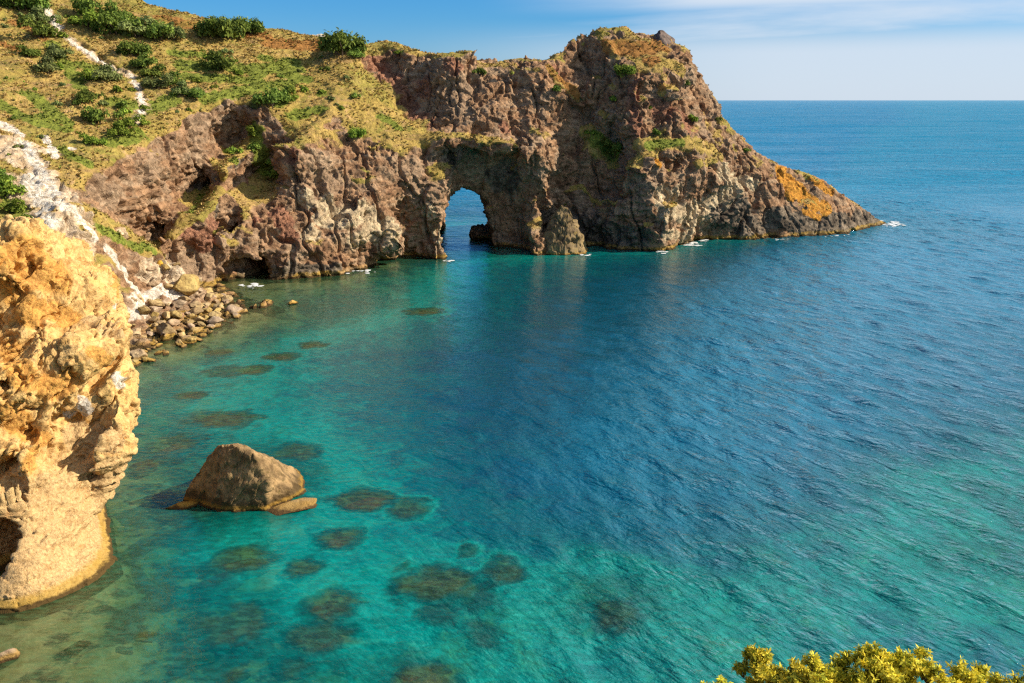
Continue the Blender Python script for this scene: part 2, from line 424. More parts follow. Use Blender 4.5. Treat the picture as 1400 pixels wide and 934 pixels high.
D -= n3.reshape(D.shape)
del pts, n3

def sample(p):
    q = (np.asarray(p) - np.array((X0, Y0, Z0))) / HX
    q = np.clip(q, 0, np.array(D.shape) - 1.001); i = q.astype(int); f = q - i; s = 0
    for a in (0, 1):
        for b in (0, 1):
            for c in (0, 1):
                s += D[i[0] + a, i[1] + b, i[2] + c] * (f[0] if a else 1 - f[0]) * (f[1] if b else 1 - f[1]) * (f[2] if c else 1 - f[2])
    return s
def hit(u, v):
    """where the sight line of that pixel of the photograph meets the land"""
    d = ray(u, v); d = d / np.linalg.norm(d); o = np.array((0, 0, H)); t = 62 / d[1]
    while t < 300:
        if sample(o + d * t) < 0: break
        t += 0.4
    return o + d * t

LV, LQ = surface_nets(D, (X0, Y0, Z0), HX)
keep = (LV[LQ].mean(1)[:, 1] < np.interp(LV[LQ].mean(1)[:, 0], crx, cry) + np.interp(LV[LQ].mean(1)[:, 0], (-45, -30), (14, 36)))
LQ = LQ[keep]
LQ = drop_islands(LV, LQ, 600)
LV, LQ, LS = subdiv_n(LV, LQ, 2, 10)
used = np.unique(LQ); remap = np.full(len(LV), -1); remap[used] = np.arange(len(used)); LV = LV[used]; LQ = remap[LQ]; LS = LS[used]
LN = normals(LV, LQ)

_cache = {}
def shared_noise(V):
    if ('n', id(V)) not in _cache: _cache['n', id(V)] = fbm(V, 2.4, 3, 0.6)
    return _cache['n', id(V)]
def sorted_x(V):
    if id(V) not in _cache:
        o = np.argsort(V[:, 0]); _cache[id(V)] = (o, V[o, 0], V)
    return _cache[id(V)][:2]
def blobs(V, spec, off=0.0, hf=hit, nz=0.45, nscale=2.6):
    """soft-edged world-space patches centred on points of the ground; spec: (u, v, radius px) or a polyline [(u,v),...], radius px"""
    m = np.zeros(len(V)); nn = shared_noise(V) * nz; order, xs = sorted_x(V)
    cs = []
    for s in spec:
        if isinstance(s[0], (list, tuple)):
            pl, r = s[0], s[1]
            for (a, b), (c, d) in zip(pl[:-1], pl[1:]):
                k = max(1, int(math.hypot(c - a, d - b) / max(3, r * 0.7)))
                cs += [(a + (c - a) * i / k, b + (d - b) * i / k, r) for i in range(k + 1)]
        else: cs.append(s)
    for u, v, r in cs:
        p = hf(u, v); rad = r * np.linalg.norm(p - np.array((0, 0, H))) / F
        a, b = np.searchsorted(xs, (p[0] - 2 * rad, p[0] + 2 * rad)); id_ = order[a:b]
        dd = np.sqrt(((V[id_] - p) ** 2).sum(1)) / rad
        m[id_] = np.maximum(m[id_], sstep(1.25, 0.6, dd + nn[id_]))
    return m

# --- what covers the ground where
lowf = fbm(LV, 7, 3); midf = fbm(LV, 2.2, 3, off=5)
grass = sstep(0.42, 0.60, LN[:, 2] + 0.16 * lowf + 0.10 * midf) * sstep(3.0, 7.0, LV[:, 2])
rockforce = blobs(LV, [([(120,275),(160,255),(205,225),(255,205)], 26), ([(150,295),(205,270),(255,235),(290,200)], 24), ([(180,315),(215,300),(240,280)], 18), (225,330,14),
    ([(400,215),(500,220),(560,235)], 20), ([(606,168),(650,172),(700,184),(728,200)], 24), ([(645,90),(560,85)], 12), ([(380,300),(480,290),(560,280)], 45), ([(520,95),(560,110),(600,105),(650,115),(680,120),(740,130)], 30), ([(580,150),(640,150),(700,150),(760,160)], 30), ([(770,100),(790,160)], 22), (780,200,20), ([(860,160),(900,160),(950,150)], 22), (430,205,16), (790,110,26), (850,140,22), ([(940,230),(1000,240)], 24), (460,165,8)], 3)
grassforce = blobs(LV, [([(440,130),(500,140),(550,165),(575,190)], 17), ([(400,170),(380,150)], 14), (300,222,13), (312,236,14), ([(285,268),(262,300)], 8), ([(805,180),(815,205),(835,218)], 13), ([(875,198),(900,195),(950,198),(975,205)], 11), ([(590,190),(612,186),(640,184),(668,197)], 4), (700,192,4), (485,182,12), 
    ([(840,72),(870,77),(910,85),(930,95)], 11), ([(850,95),(900,95)], 6), ([(655,92),(700,86)], 4), ([(760,110),(790,135)], 5), (450,70,30), ([(130,300),(170,330),(200,345)], 10), (905,127,7), ([(985,165),(1000,180)], 7), (480,135,20), (908,105,6), ([(955,225),(985,215)], 7)], 9)
bare = np.maximum(sstep(-16, -8, LV[:, 0]) * sstep(28, 33, LV[:, 2]), sstep(36, 44, LV[:, 0])) * sstep(-0.25, 0.15, fbm(LV, 4.5, 3, 0.6, off=17))
grass = np.clip(np.maximum(grass * (1 - rockforce) * (1 - 0.9 * bare), grassforce), 0, 1)
chalk = blobs(LV, [([(35,200),(55,235),(75,270),(100,290),(130,322)], 8), ([(60,185),(75,215)], 6), ([(150,345),(165,365),(180,390),(195,410)], 11), ([(185,410),(215,402),(240,405)], 12), ([(180,430),(200,420)], 13), ([(85,50),(105,62),(120,72),(140,85),(155,95)], 3.8), ([(180,105),(190,125),(197,145),(188,163)], 4.2), ([(0,170),(25,185)], 6), ([(45,245),(65,300)], 14), (100,205,5), ([(60,10),(80,38)], 5), ([(418,44),(440,50)], 4), (90,345,14), (30,195,10)], 21, nz=0.95, nscale=1.6)
track = blobs(LV, [([(60,10),(85,48),(120,72),(158,97),(182,106),(192,128),(198,148),(186,166)], 9), ([(0,170),(40,200),(75,210)], 10)], 22, nz=0.9)
tan = blobs(LV, [([(10,195),(40,225),(70,260),(110,300)], 24), ([(20,250),(60,290),(110,330)], 24), ([(200,370),(235,365),(262,388)], 16), (170,320,10)], 25, nz=0.6)
tan = np.maximum(tan, 0.75 * track)
green = blobs(LV, [([(160,140),(200,150),(230,140)], 16), ([(150,195),(190,185)], 12), ([(90,90),(140,95)], 12), ([(70,60),(110,120)], 10), ([(280,135),(330,125),(420,110)], 12), ([(400,160),(440,150)], 10), ([(520,160),(545,175)], 8), ([(240,75),(290,80)], 10), ([(400,85),(350,100)], 14), ([(130,310),(190,340)], 8), ([(885,200),(930,195)], 8), ([(80,205),(120,225)], 8), ([(255,90),(320,95),(400,95)], 16), ([(260,105),(330,110),(390,120)], 12), (400,105,16), (365,80,14), ([(350,180),(355,215),(370,235)], 13), ([(40,130),(90,170),(60,160)], 12), ([(0,145),(40,165),(90,180)], 9), (485,182,9), ([(815,190),(840,210)], 12), (320,220,7), ([(210,345),(195,335)], 6), (905,195,6), (850,102,5), (20,280,14), ([(5,250),(30,300)], 14), (700,100,4), (440,130,7), ([(275,270),(262,292)], 6), (380,140,14)], 31, nz=0.75)
red = blobs(LV, [([(510,85),(535,110),(560,150),(580,170)], 16), ([(868,115),(868,150),(872,185)], 11), ([(255,320),(275,335),(290,310)], 14), ([(380,290),(395,320)], 14), ([(330,270),(345,250)], 10), (905,150,20), (940,170,16), (580,120,16), (620,90,14), (400,215,12), (350,300,8), (760,100,12), (690,175,10)], 41, nz=0.8)
pale = blobs(LV, [([(905,270),(950,305),(1000,262)], 18), ([(985,240),(1030,250)], 10), ([(450,290),(500,300),(530,320)], 26), (490,330,16), (585,290,12), (600,320,12), ([(915,290),(945,290),(975,280)], 17), ([(910,320),(940,325)], 9), ([(990,235),(1010,255)], 14), (425,320,14), (265,385,12), (235,365,16), (925,260,10), ([(770,300),(785,330)], 10), (420,270,14)], 51, nz=0.8)
grey = blobs(LV, [([(985,300),(1010,290),(1030,320)], 20), ([(1060,300),(1110,305),(1160,305),(1200,302)], 18), ([(300,290),(270,260),(330,215)], 8), (400,365,10), ([(330,375),(460,368)], 9), (590,215,6), (600,235,5), ([(750,300),(830,320),(870,330)], 22), (620,215,20), (690,240,25)], 61, nz=0.8)
orange = blobs(LV, [([(1070,235),(1085,255),(1105,275),(1125,285)], 13), ([(1110,243),(1135,262)], 7), (1080,268,10), ([(1100,290),(1120,297)], 5), (900,222,8)], 71, nz=0.8)
russet = blobs(LV, [([(835,62),(870,68),(900,62)], 16), (890,85,12), ([(220,25),(300,45),(360,50)], 12), ([(370,60),(440,65)], 14), ([(750,95),(790,130)], 6), (905,120,6), ([(20,30),(70,60)], 8), ([(0,60),(40,75)], 6)], 81, nz=0.7)
grass = np.clip(np.maximum(grass, np.maximum(green * 0.9, russet * 0.9)) * (1 - 0.85 * tan), 0, 1) * (1 - chalk)
rock = 1 - np.clip(grass + 0.6 * chalk, 0, 1)

def displace(V, N, rockw, k=1.0, s=1.0):
    warp = np.stack([fbm(V, 3.0 * s, 2, off=o) for o in (1.1, 7.7, 13.3)], 1) * 1.2 * s
    q = (V + warp) @ ROT.T * np.array((1.0, 0.8, 1.3))
    p1, e1, v1 = facets(q, 3.4 * s, 0.3)
    d = 0.18 * v1 + 0.62 * p1 - 0.22 * sstep(0.07, 0.0, e1)
    p2, e2, v2 = facets((V + warp * 0.5) * np.array((0.8, 0.8, 1.4)), 1.25 * s, 4.3)
    p4, e4, v4 = facets((V + warp * 0.3) @ ROT.T, 0.6 * s, 9.1)
    d += 0.07 * v2 + 0.40 * p2 + 0.17 * p4 - 0.10 * sstep(0.10, 0.0, e2)
    d += 0.38 * fbm(V * np.array((1, 1, 0.45)), 4.6 * s, 6, 0.62, ridged=True) - 0.25
    cl = np.abs(fbm(V * np.array((1, 1, 0.35)), 7.0 * s, 3, 0.5, off=21)); d -= 0.9 * sstep(0.07, 0.0, cl)
    fine = fbm(V, 0.9 * s, 3, 0.6, off=2)
    d += 0.26 * fine
    terr = V[:, 2] * 0.9 + 1.6 * fbm(V, 9.0, 3, 0.5, off=6)
    soft = 0.45 * fbm(V, 5.0, 3, 0.5, off=4) + 0.30 * fine + 0.16 * np.abs(2 * (terr / 2.1 - np.floor(terr / 2.1)) - 1) + 0.35 * np.maximum(0, fbm(V, 1.6, 2, off=12) - 0.15)
    return (d * rockw + soft * (1 - rockw)) * k
LD = LS * 0.75 + LN * 0.25; LD /= np.linalg.norm(LD, axis=1, keepdims=True)
calm = np.maximum(sstep(12, 6, np.sqrt((LV[:, 0] + 4) ** 2 + 0.35 * (LV[:, 1] - 182) ** 2 + 0.4 * (LV[:, 2] - 9) ** 2)) * 0.8, sstep(50, 62, LV[:, 0]))
LV2 = LV + LD * (displace(LV, LN, rock, 1.15) * (1 - 0.5 * calm))[:, None]
SEP = np.array([(u, v) for u, v in ()])

def fit_material(name, outcrop=False):
    m, t = new_mat(name)
    pos = t.node('ShaderNodeNewGeometry').outputs['Position']
    k = 2.6 if outcrop else 1.0
    nb = t.noise(pos, 0.16 * k, 5, 0.6, 0.4); nm = t.noise(pos, 0.55 * k, 6, 0.65); nf = t.noise(pos, 2.2 * k, 6, 0.7); ng = t.noise(pos, 6.0 * k, 4, 0.7)
    vc = t.voro(t.vadd(pos, t.vmul(t.noise(pos, 0.8 * k, 3, out=1), (1.2 / k, 1.2 / k, 1.2 / k))), 0.75 * k, 'DISTANCE_TO_EDGE')
    rdg = t.math('ABSOLUTE', t.math('SUBTRACT', t.noise(pos, 0.42 * k, 6, 0.62, 1.1), 0.5))
    crack = t.ss(rdg, 0.030, 0.0)
    del vc
    bandv = t.vmul(pos, (0.25, 0.25, 1.6)); band = t.noise(bandv, 0.5 * k, 4, 0.6, 0.6)
    def A(n, sharp=0.22, amp=0.9):
        a = t.math('ADD', t.attr(n), t.math('MULTIPLY', t.math('SUBTRACT', nf, 0.5), amp))
        return t.ss(a, 0.5 - sharp, 0.5 + sharp)
    if not outcrop:
        c = t.mix(t.ss(nm, 0.32, 0.68), (0.165, 0.084, 0.044), (0.42, 0.245, 0.130))
        c = t.mix(t.ss(nb, 0.45, 0.62), c, t.mix(nf, (0.185, 0.114, 0.070), (0.45, 0.305, 0.185)))
        c = t.mix(t.math('MULTIPLY', t.ss(band, 0.50, 0.66), 0.55), c, (0.42, 0.30, 0.19))
        c = t.mix(A('red'), c, t.mix(t.ss(nf, .3, .7), (0.18, 0.08, 0.048), (0.38, 0.185, 0.105)))
        c = t.mix(A('pale'), c, t.mix(t.ss(nm, .35, .65), (0.36, 0.26, 0.155), (0.60, 0.465, 0.285)))
        c = t.mix(A('grey'), c, t.mix(t.ss(nm, .35, .68), (0.075, 0.056, 0.040), (0.27, 0.205, 0.14)))
        c = t.mix(A('tan'), c, t.mix(t.ss(nm, .35, .65), (0.42, 0.29, 0.17), (0.66, 0.52, 0.36)))
        spots = t.math('MULTIPLY', t.ss(ng, 0.62, 0.72), 0.45)
        c = t.mix(spots, c, (0.06, 0.045, 0.04))
        c = t.mix(A('orange'), c, t.mix(t.ss(nf, .35, .65), (0.36, 0.135, 0.020), (0.62, 0.30, 0.045)))
    else:
        c = t.mix(t.ss(nm, 0.32, 0.66), (0.52, 0.295, 0.10), (0.72, 0.48, 0.20))
        c = t.mix(t.ss(nb, 0.46, 0.62), c, t.mix(nf, (0.58, 0.34, 0.11), (0.80, 0.54, 0.21)))
        c = t.mix(t.math('MULTIPLY', A('orange', 0.4), 0.8), c, t.mix(t.ss(nf, .3, .7), (0.42, 0.17, 0.035), (0.70, 0.38, 0.08)))
        c = t.mix(A('pale'), c, t.mix(t.ss(nf, .35, .65), (0.42, 0.265, 0.115), (0.64, 0.43, 0.20)))
        c = t.mix(t.math('MULTIPLY', t.ss(ng, 0.60, 0.70), 0.5), c, (0.22, 0.11, 0.045))
        c = t.mix(t.math('MULTIPLY', t.ss(nf, 0.64, 0.72), 0.5), c, (0.50, 0.17, 0.03))
    if outcrop:
        stain = t.noise(t.vmul(pos, (0.9, 0.9, 0.5)), 0.9, 6, 0.68, 0.8)
        c = t.mix(t.math('MULTIPLY', t.ss(stain, 0.54, 0.66), 0.55), c, (0.40, 0.19, 0.055))
        rd2 = t.math('ABSOLUTE', t.math('SUBTRACT', t.noise(t.vmul(pos, (0.9, 0.9, 0.6)), 0.75, 7, 0.66, 1.4), 0.5))
        c = t.mix(t.math('MULTIPLY', t.ss(rd2, 0.016, 0.0), 0.6), c, (0.12, 0.055, 0.02))
    c = t.mix(t.math('MULTIPLY', crack, 0.15 if outcrop else 0.35), c, t.mix(0.65, c, (0.03, 0.02, 0.016)))
    c = t.mix(t.math('MULTIPLY', A('chalk', 0.34, 0.7), t.ss(nm, 0.30, 0.52, 0.65, 1.0)), c, t.mix(t.ss(nf, .3, .65), (0.42, 0.33, 0.22), (0.74, 0.67, 0.57)))
    if not outcrop:
        gn = t.noise(t.vmul(pos, (1, 1, 0.35)), 3.2, 6, 0.75)
        dry = t.mix(t.ss(gn, 0.3, 0.7), (0.25, 0.155, 0.040), (0.56, 0.385, 0.12))
        dry = t.mix(t.ss(nb, 0.36, 0.58), dry, t.mix(gn, (0.21, 0.14, 0.032), (0.48, 0.34, 0.09)))
        dry = t.mix(t.math('MULTIPLY', t.ss(nm, 0.56, 0.70), 0.75), dry, (0.46, 0.28, 0.15))
        cont = t.noise(t.vmul(pos, (0.10, 0.10, 0.9)), 1.0, 5, 0.65, 0.5)
        dry = t.mix(t.math('MULTIPLY', t.ss(cont, 0.52, 0.66), 0.65), dry, t.mix(gn, (0.20, 0.115, 0.05), (0.36, 0.22, 0.11)))
        dry = t.mix(t.math('MULTIPLY', t.ss(t.noise(pos, 0.33, 5, 0.7), 0.55, 0.68), 0.7), dry, t.mix(gn, (0.10, 0.115, 0.02), (0.26, 0.25, 0.045)))
        dry = t.mix(A('russet', .3), dry, t.mix(gn, (0.20, 0.085, 0.02), (0.46, 0.225, 0.065)))
        lush = t.mix(t.ss(gn, 0.3, 0.7), (0.075, 0.10, 0.014), (0.27, 0.285, 0.045))
        dry = t.mix(t.math('MULTIPLY', t.ss(t.noise(pos, 0.085, 5, 0.65, 0.6), 0.48, 0.60), 0.40), dry, lush)
        dry = t.mix(A('green', .3), dry, lush)
        c = t.mix(A('grass'), c, dry)
    # the tide line: a stripe of yellow weed over a dark wet foot
    z = t.node('ShaderNodeSeparateXYZ', {'Vector': pos}).outputs[2]
    zn = t.math('ADD', z, t.math('MULTIPLY', t.math('SUBTRACT', nm, 0.5), 1.2 / k))
    c = t.mix(t.math('MULTIPLY', t.ss(zn, 1.15 / k ** .3, 0.7 / k ** .3, 0.0, 0.8), t.ss(nb, 0.40, 0.58, 0.85 if outcrop else 0.25, 1.0)), c, t.mix(nf, (0.30, 0.16, 0.02), (0.46, 0.30, 0.05)))
    c = t.mix(t.ss(zn, 0.50 / k ** .3, 0.25 / k ** .3, 0.0, 0.9), c, (0.05, 0.03, 0.012))
    h = t.math('ADD', t.math('MULTIPLY', nf, 0.6), t.math('MULTIPLY', ng, 0.3))
    h = t.math('SUBTRACT', h, t.math('MULTIPLY', t.ss(rdg, 0.05, 0.0), 0.12 if outcrop else 0.35))
    bump = t.node('ShaderNodeBump', {'Strength': 0.75, 'Distance': 0.55 / k, 'Height': h})
    b = t.node('ShaderNodeBsdfPrincipled', {'Base Color': c, 'Roughness': 0.92, 'Normal': bump.outputs[0], 'Specular IOR Level': 0.15})
    o = t.node('ShaderNodeOutputMaterial'); t.l.new(b.outputs[0], o.inputs[0])
    return m
M_land = fit_material('land')
ATTRS = dict(grass=grass, chalk=chalk, green=green, red=red, pale=pale, grey=grey, orange=orange, russet=russet, tan=tan)

def land_object(name, fmask):
    q = LQ[fmask]; us = np.unique(q); rm = np.full(len(LV2), -1); rm[us] = np.arange(len(us))
    me = mesh_np(name, LV2[us], rm[q])
    for k, a in ATTRS.items(): set_attr(me, k, a[us])
    # keep shading continuous across the seam
    nn = normals(LV2, LQ)[us]
    me.normals_split_custom_set_from_vertices(nn.tolist())
    return obj(name, me, M_land)
fc = LV2[LQ].mean(1)
# the headland starts where the red rock meets the grassy shoulder
edge = np.interp(fc[:, 1], (165, 172, 176, 183, 200, 240), (-10.5, -11.5, -14.5, -21, -32, -36))
is_head = fc[:, 0] > edge
headland = land_object('arch_headland', is_head)
tag(headland, 'tall brown rock headland pierced by a sea arch, tapering to the sea', 'headland')
hill = land_object('hillside', ~is_head)
tag(hill, 'dry grassy hillside with chalk tracks above steep brown cliffs', 'hillside', kind='structure')

# ------------------------------------------------------------------ the ochre outcrop on the left
OC = [(0,838,47.5),(30,838,47.6),(60,826,48.4),(100,815,49.6),(135,800,51.2),(162,775,53.4),(60,760,50.4),(110,740,52.8),(60,700,53),(110,700,54.8),(50,640,54.2),(100,640,55),(150,640,57),
      (45,560,55),(100,560,55.8),(150,560,57.5),(170,520,59.5),(40,480,57),(100,480,58),(150,470,60.5),(40,400,58.2),(75,400,59.6),(110,410,61),(150,400,63.4),(30,340,59.6),(60,345,61.5),(110,362,63.8),(20,302,60.4),(45,306,61)]
oc = np.array([P(*c) for c in OC])
octl = [(p[0], p[2], p[1]) for p in oc] + [(p[0], -4, p[1] - 0.8) for p in oc if p[2] < 0.6] + [(-44, 0, 49), (-44, 10, 53), (-44, 22, 58), (-60, 0, 52), (-60, 20, 60), (-22, 0, 58), (-22, 10, 64), (-22, 18, 69)]
octl = np.array(octl)
o_rbf = RBF(octl[:, :2], octl[:, 2], c=0.8, smooth=0.01)
XR = sorted((P(u, v, Y)[2], P(u, v, Y)[0], Y) for u, v, Y in ((152,372,65),(160,400,64.5),(171,440,63.5),(181,500,61.5),(186,540,60.5),(184,580,60),(179,615,59),(171,645,58.5),(152,680,57.5),(129,712,56.3),(134,735,55.2),(150,752,54.6),(166,772,53.6)))
XR = np.array([(-5, XR[0][1] + 0.3, XR[0][2])] + XR)
TOP = np.array([P(u, v, Y)[[0, 2]] for u, v, Y in ((0,322,61.5),(38,324,61.5),(52,336,62),(64,352,62.6),(78,360,63.4),(112,366,64.6),(140,372,65.2),(152,378,65.5))])
OH = 0.4
ox = np.arange(-62, -20, OH); oy = np.arange(44, 86, OH); oz = np.arange(-4, 27, OH)
A, B = np.meshgrid(ox, oz, indexing='ij'); go = o_rbf(np.stack([A.ravel(), B.ravel()], 1)).reshape(A.shape)
a1, a2 = np.gradient(go, OH)
OD = (go[:, None, :] - oy[None, :, None]) / np.sqrt(1 + np.minimum(a1 ** 2 + a2 ** 2, 3))[:, None, :]
xr = np.interp(oz, XR[:, 0], XR[:, 1]); zt = np.interp(ox, TOP[:, 0], TOP[:, 1])
OX, OY, OZ = np.meshgrid(ox, oy, oz, indexing='ij')
xy = np.interp(oz, XR[:, 0], XR[:, 2])
OD = smax(OD, ((OX - xr[None, None, :]) + 0.55 * np.maximum(0, OY - xy[None, None, :])) * 0.9, 0.7)
OD = smax(OD, (OZ - zt[:, None, None] + 0.30 * np.maximum(0, OY - 64.5)) * 0.95, 0.8)
OD = smax(OD, (OY - 78) * 0.9, 1.5)
def ocarve(c, r, k=0.5):
    global OD
    q = np.sqrt(((OX - c[0]) / r[0]) ** 2 + ((OY - c[1]) / r[1]) ** 2 + ((OZ - c[2]) / r[2]) ** 2)
    OD = smax(OD, -(q - 1) * min(r), k)
ocarve(P(-8, 752, 51), (1.55, 4, 2.7)); ocarve(P(8, 660, 53), (1.3, 1.8, 1.6)); ocarve(P(-4, 440, 57), (1.9, 2.2, 3.4)); ocarve(P(12, 575, 54.5), (0.8, 1.2, 1.0))
for (u0, v0, Y0_), (u1, v1, Y1_) in (((78,352,61.5),(108,415,60.5)), ((150,395,63),(75,530,57.2)), ((108,405,61),(40,590,55.2)), ((75,660,53.5),(62,560,55)), ((165,470,61),(120,520,58.5)), ((30,560,55.6),(5,520,56)), ((95,625,55),(125,690,55.2)), ((30,345,60.3),(60,420,59)), ((130,570,57),(95,640,55))):
    p0, p1 = P(u0, v0, Y0_), P(u1, v1, Y1_)          # the clefts across the face
    for t_ in np.linspace(0, 1, 14):
        ocarve(p0 + (p1 - p0) * t_, (0.50 + 0.2 * math.sin(t_ * 9), 1.3, 0.50 + 0.2 * math.cos(t_ * 7)), 0.25)
opts = np.stack([OX.ravel(), OY.ravel(), OZ.ravel()], 1)
low = sstep(6.5, 3.0, opts[:, 2])
_pl, _, _v = facets((opts + 0.6 * np.stack([fbm(opts, 3.0, 2, off=o) for o in (1, 5, 9)], 1)) @ np.array(Euler((0.5, -0.75, 0.6)).to_matrix()) * np.array((0.4, 1.0, 0.8)), 3.4)
on = (0.45 * fbm(opts, 3.6, 3) + 0.20 * _v + 1.25 * _pl) * (1 - 0.8 * low)
OD = OD - on.reshape(OD.shape)
OV, OQ = surface_nets(OD, (ox[0], oy[0], oz[0]), OH)
cen = OV[OQ].mean(1)
OV, OQ, OS = subdiv_n(OV, drop_islands(OV, OQ[(cen[:, 1] < 70)], 600), 2, 8)
ON = normals(OV, OQ)
lowv = sstep(8.5, 5.0, OV[:, 2] + fbm(OV, 3, 2)); foot = sstep(3.2, 1.6, OV[:, 2] + 0.6 * fbm(OV, 2, 2))
def ohit(u, v):
    d = ray(u, v); d = d / np.linalg.norm(d); o = np.array((0, 0, H)); t = 40 / d[1]
    while t < 110:
        q = (o + d * t - np.array((ox[0], oy[0], oz[0]))) / OH
        i = np.clip(q.round().astype(int), 0, np.array(OD.shape) - 1)
        if np.all((q > 0) & (q < np.array(OD.shape))) and OD[tuple(i)] < 0: break
        t += 0.2
    return o + d * t
SLAB = np.array(Euler((0.5, -0.75, 0.6)).to_matrix())
ow = OV + 0.35 * np.stack([fbm(OV, 1.6, 3, off=o) for o in (1, 5, 9)], 1)
p1, e1, v1 = facets(ow @ SLAB * np.array((0.28, 1.0, 0.8)), 1.15)
p3, e3, v3 = facets(ow @ SLAB * np.array((0.45, 1.0, 1.0)), 0.42, 7)
p2, e2, v2 = facets(OV * np.array((0.55, 0.55, 2.1)) + fbm(OV, 2, 2)[:, None] * 0.3, 0.8, 3)
chunk = 0.10 * v1 + 0.30 * p1 - 0.12 * sstep(0.07, 0, e1) + 0.12 * p3 - 0.05 * sstep(0.10, 0, e3) + 0.40 * fbm(OV @ SLAB * np.array((0.35, 1, 1)), 2.2, 6, 0.60, ridged=True) - 0.15 - 0.50 * sstep(0.07, 0, np.abs(fbm(ow @ SLAB * np.array((0.4, 1, 1)), 2.6, 4, 0.6, off=3))) - 0.10 * sstep(0.30, 0.5, fbm(OV, 0.8, 2, off=9))
strata = 0.10 * v2 + 0.24 * p2 - 0.22 * sstep(0.14, 0, e2) * sstep(-0.2, 0.4, fbm(OV, 1.2, 2, off=5)) + 0.10 * fbm(OV, 1.0, 4) + 0.05 * p3
smoothf = 0.09 * fbm(OV, 1.2, 4) + 0.03 * p3 - 0.06 * sstep(0.03, 0.0, np.abs(fbm(OV, 1.4, 3, off=6)))
disp = chunk * (1 - lowv) + strata * lowv * (1 - 0.55 * foot) + smoothf * foot * lowv + 0.04 * fbm(OV, 0.3, 3, 0.6)
ODR = OS * 0.75 + ON * 0.25; ODR /= np.linalg.norm(ODR, axis=1, keepdims=True)
OV2 = OV + ODR * disp[:, None]
om = mesh_np('sea_cliff', OV2, OQ)
def ob(spec, off, nz=0.7): return blobs(OV, spec, off, ohit, nz, 1.2)
set_attr(om, 'orange', ob([([(10,345),(30,355),(60,375)], 32), ([(60,420),(100,440)], 16), ([(15,480),(35,520)], 16), ([(20,390),(45,430)], 18), ([(60,525),(80,535),(95,520)], 15), ([(10,560),(30,590)], 16), ([(130,480),(150,500)], 10), ([(105,570),(125,600)], 10), ([(60,600),(40,640)], 10), ([(150,350),(160,400)], 9), (140,590,8), (30,500,14), ([(8,660),(14,620)], 10)], 3))
set_attr(om, 'chalk', ob([(165,520,10), ([(92,562),(110,548),(118,560)], 8), (157,420,6)], 4))
set_attr(om, 'pale', np.maximum(ob([([(130,440),(150,450)], 16), ([(110,600),(150,600)], 20), (60,660,14)], 5), lowv * 0.7))
M_out = fit_material('ochre_rock', True)
oo = obj('sea_cliff', om, M_out)
tag(oo, 'sunlit ochre and orange rock cliff rising from the water, undercut above a flared foot', 'cliff')

# ------------------------------------------------------------------ water and sea bed
SUNK = [
    (597, 795, 46, .22, 'g', 'long olive brown rock just under the surface in the teal water'),
    (582, 928, 42, .15, 'g', 'green topped rock just below the surface at the bottom edge'),
    (455, 822, 28, .5, 'b', 'dim round rock under water left of the long olive rock'),
    (690, 770, 24, .9, 'b', 'faint deep rock in the blue green water, farthest out'),
    (305, 572, 38, .3, 'b', 'long red brown reef rock awash behind the big boulder'),
    (497, 683, 34, .15, 'b', 'flat red brown rock awash to the right of the big boulder'),
    (466, 733, 24, .3, 'b', 'dark rock under water in front of the tan slab'),
    (405, 614, 26, .5, 'b', 'dim purple brown rock under water right above the big boulder'),
    (240, 605, 34, .35, 'b', 'sunken brown rock between the outcrop and the big boulder'),
    (198, 632, 20, .2, 'b', 'small dark rock awash close to the undercut of the outcrop'),
    (385, 487, 18, .2, 'b', 'reddish flat rock awash between rubble beach and open water'),
    (262, 540, 16, .2, 'b', 'orange brown flat rock under water below the rubble heap'),
    (330, 760, 30, .5, 'b', 'dark sunken rock in front of the big boulder'),
    (222, 672, 18, .35, 'b', 'sunken rock left of the big boulder near its waterline'),
    (840, 832, 26, 1.2, 'b', 'blurred deep rock below the rippled water towards the right'),
    (330, 845, 42, .8, 'b', 'wide dark weed covered rock in the lower shallows'),
    (440, 860, 34, .9, 'b', 'dark blurred rock right of the wide weed covered rock'),
    (105, 880, 14, .1, 'y', 'yellow stone on the shallow bed in the bottom corner'),
    (200, 865, 13, .2, 'g', 'olive stone on the shallow bed right of the yellow stone'),
    (325, 915, 12, .4, 'g', 'pale green stone on the bed near the bottom edge'),
    (420, 770, 16, .5, 'g', 'small greenish rock under water beside the dark sunken rocks'),
    (300, 480, 16, .15, 'b', 'brown flat rock awash nearest to the rubble tip'),
    (345, 505, 20, .3, 'b', 'sunken brown rock half way between rubble and big boulder'),
    (560, 690, 22, .6, 'b', 'dim rock under water at the right end of the flat red rocks'),
    (580, 425, 22, .3, 'b', 'brown rock under the pale sandy water before the arch'),
    (430, 470, 16, .4, 'b', 'small brown rock under the green water off the lit cliff')]
SCATTER = 'dark weedy rock, one of many blurred patches on the bed of the cove'
_r = random.Random(21)
while len(SUNK) < 35:
    u, v = _r.uniform(215, 700), _r.uniform(490, 905)
    if u > 330 + (v - 490) * 0.9 + 90 or (u < 440 and 595 < v < 715): continue
    if min(math.hypot((u - q[0]) / 1.6, v - q[1]) for q in SUNK) < 24: continue
    SUNK.append((u, v, _r.uniform(9, 32) * (0.7 + v / 1800), _r.uniform(0.45, 1.3), 'b' if _r.random() < 0.8 else 'g', SCATTER))
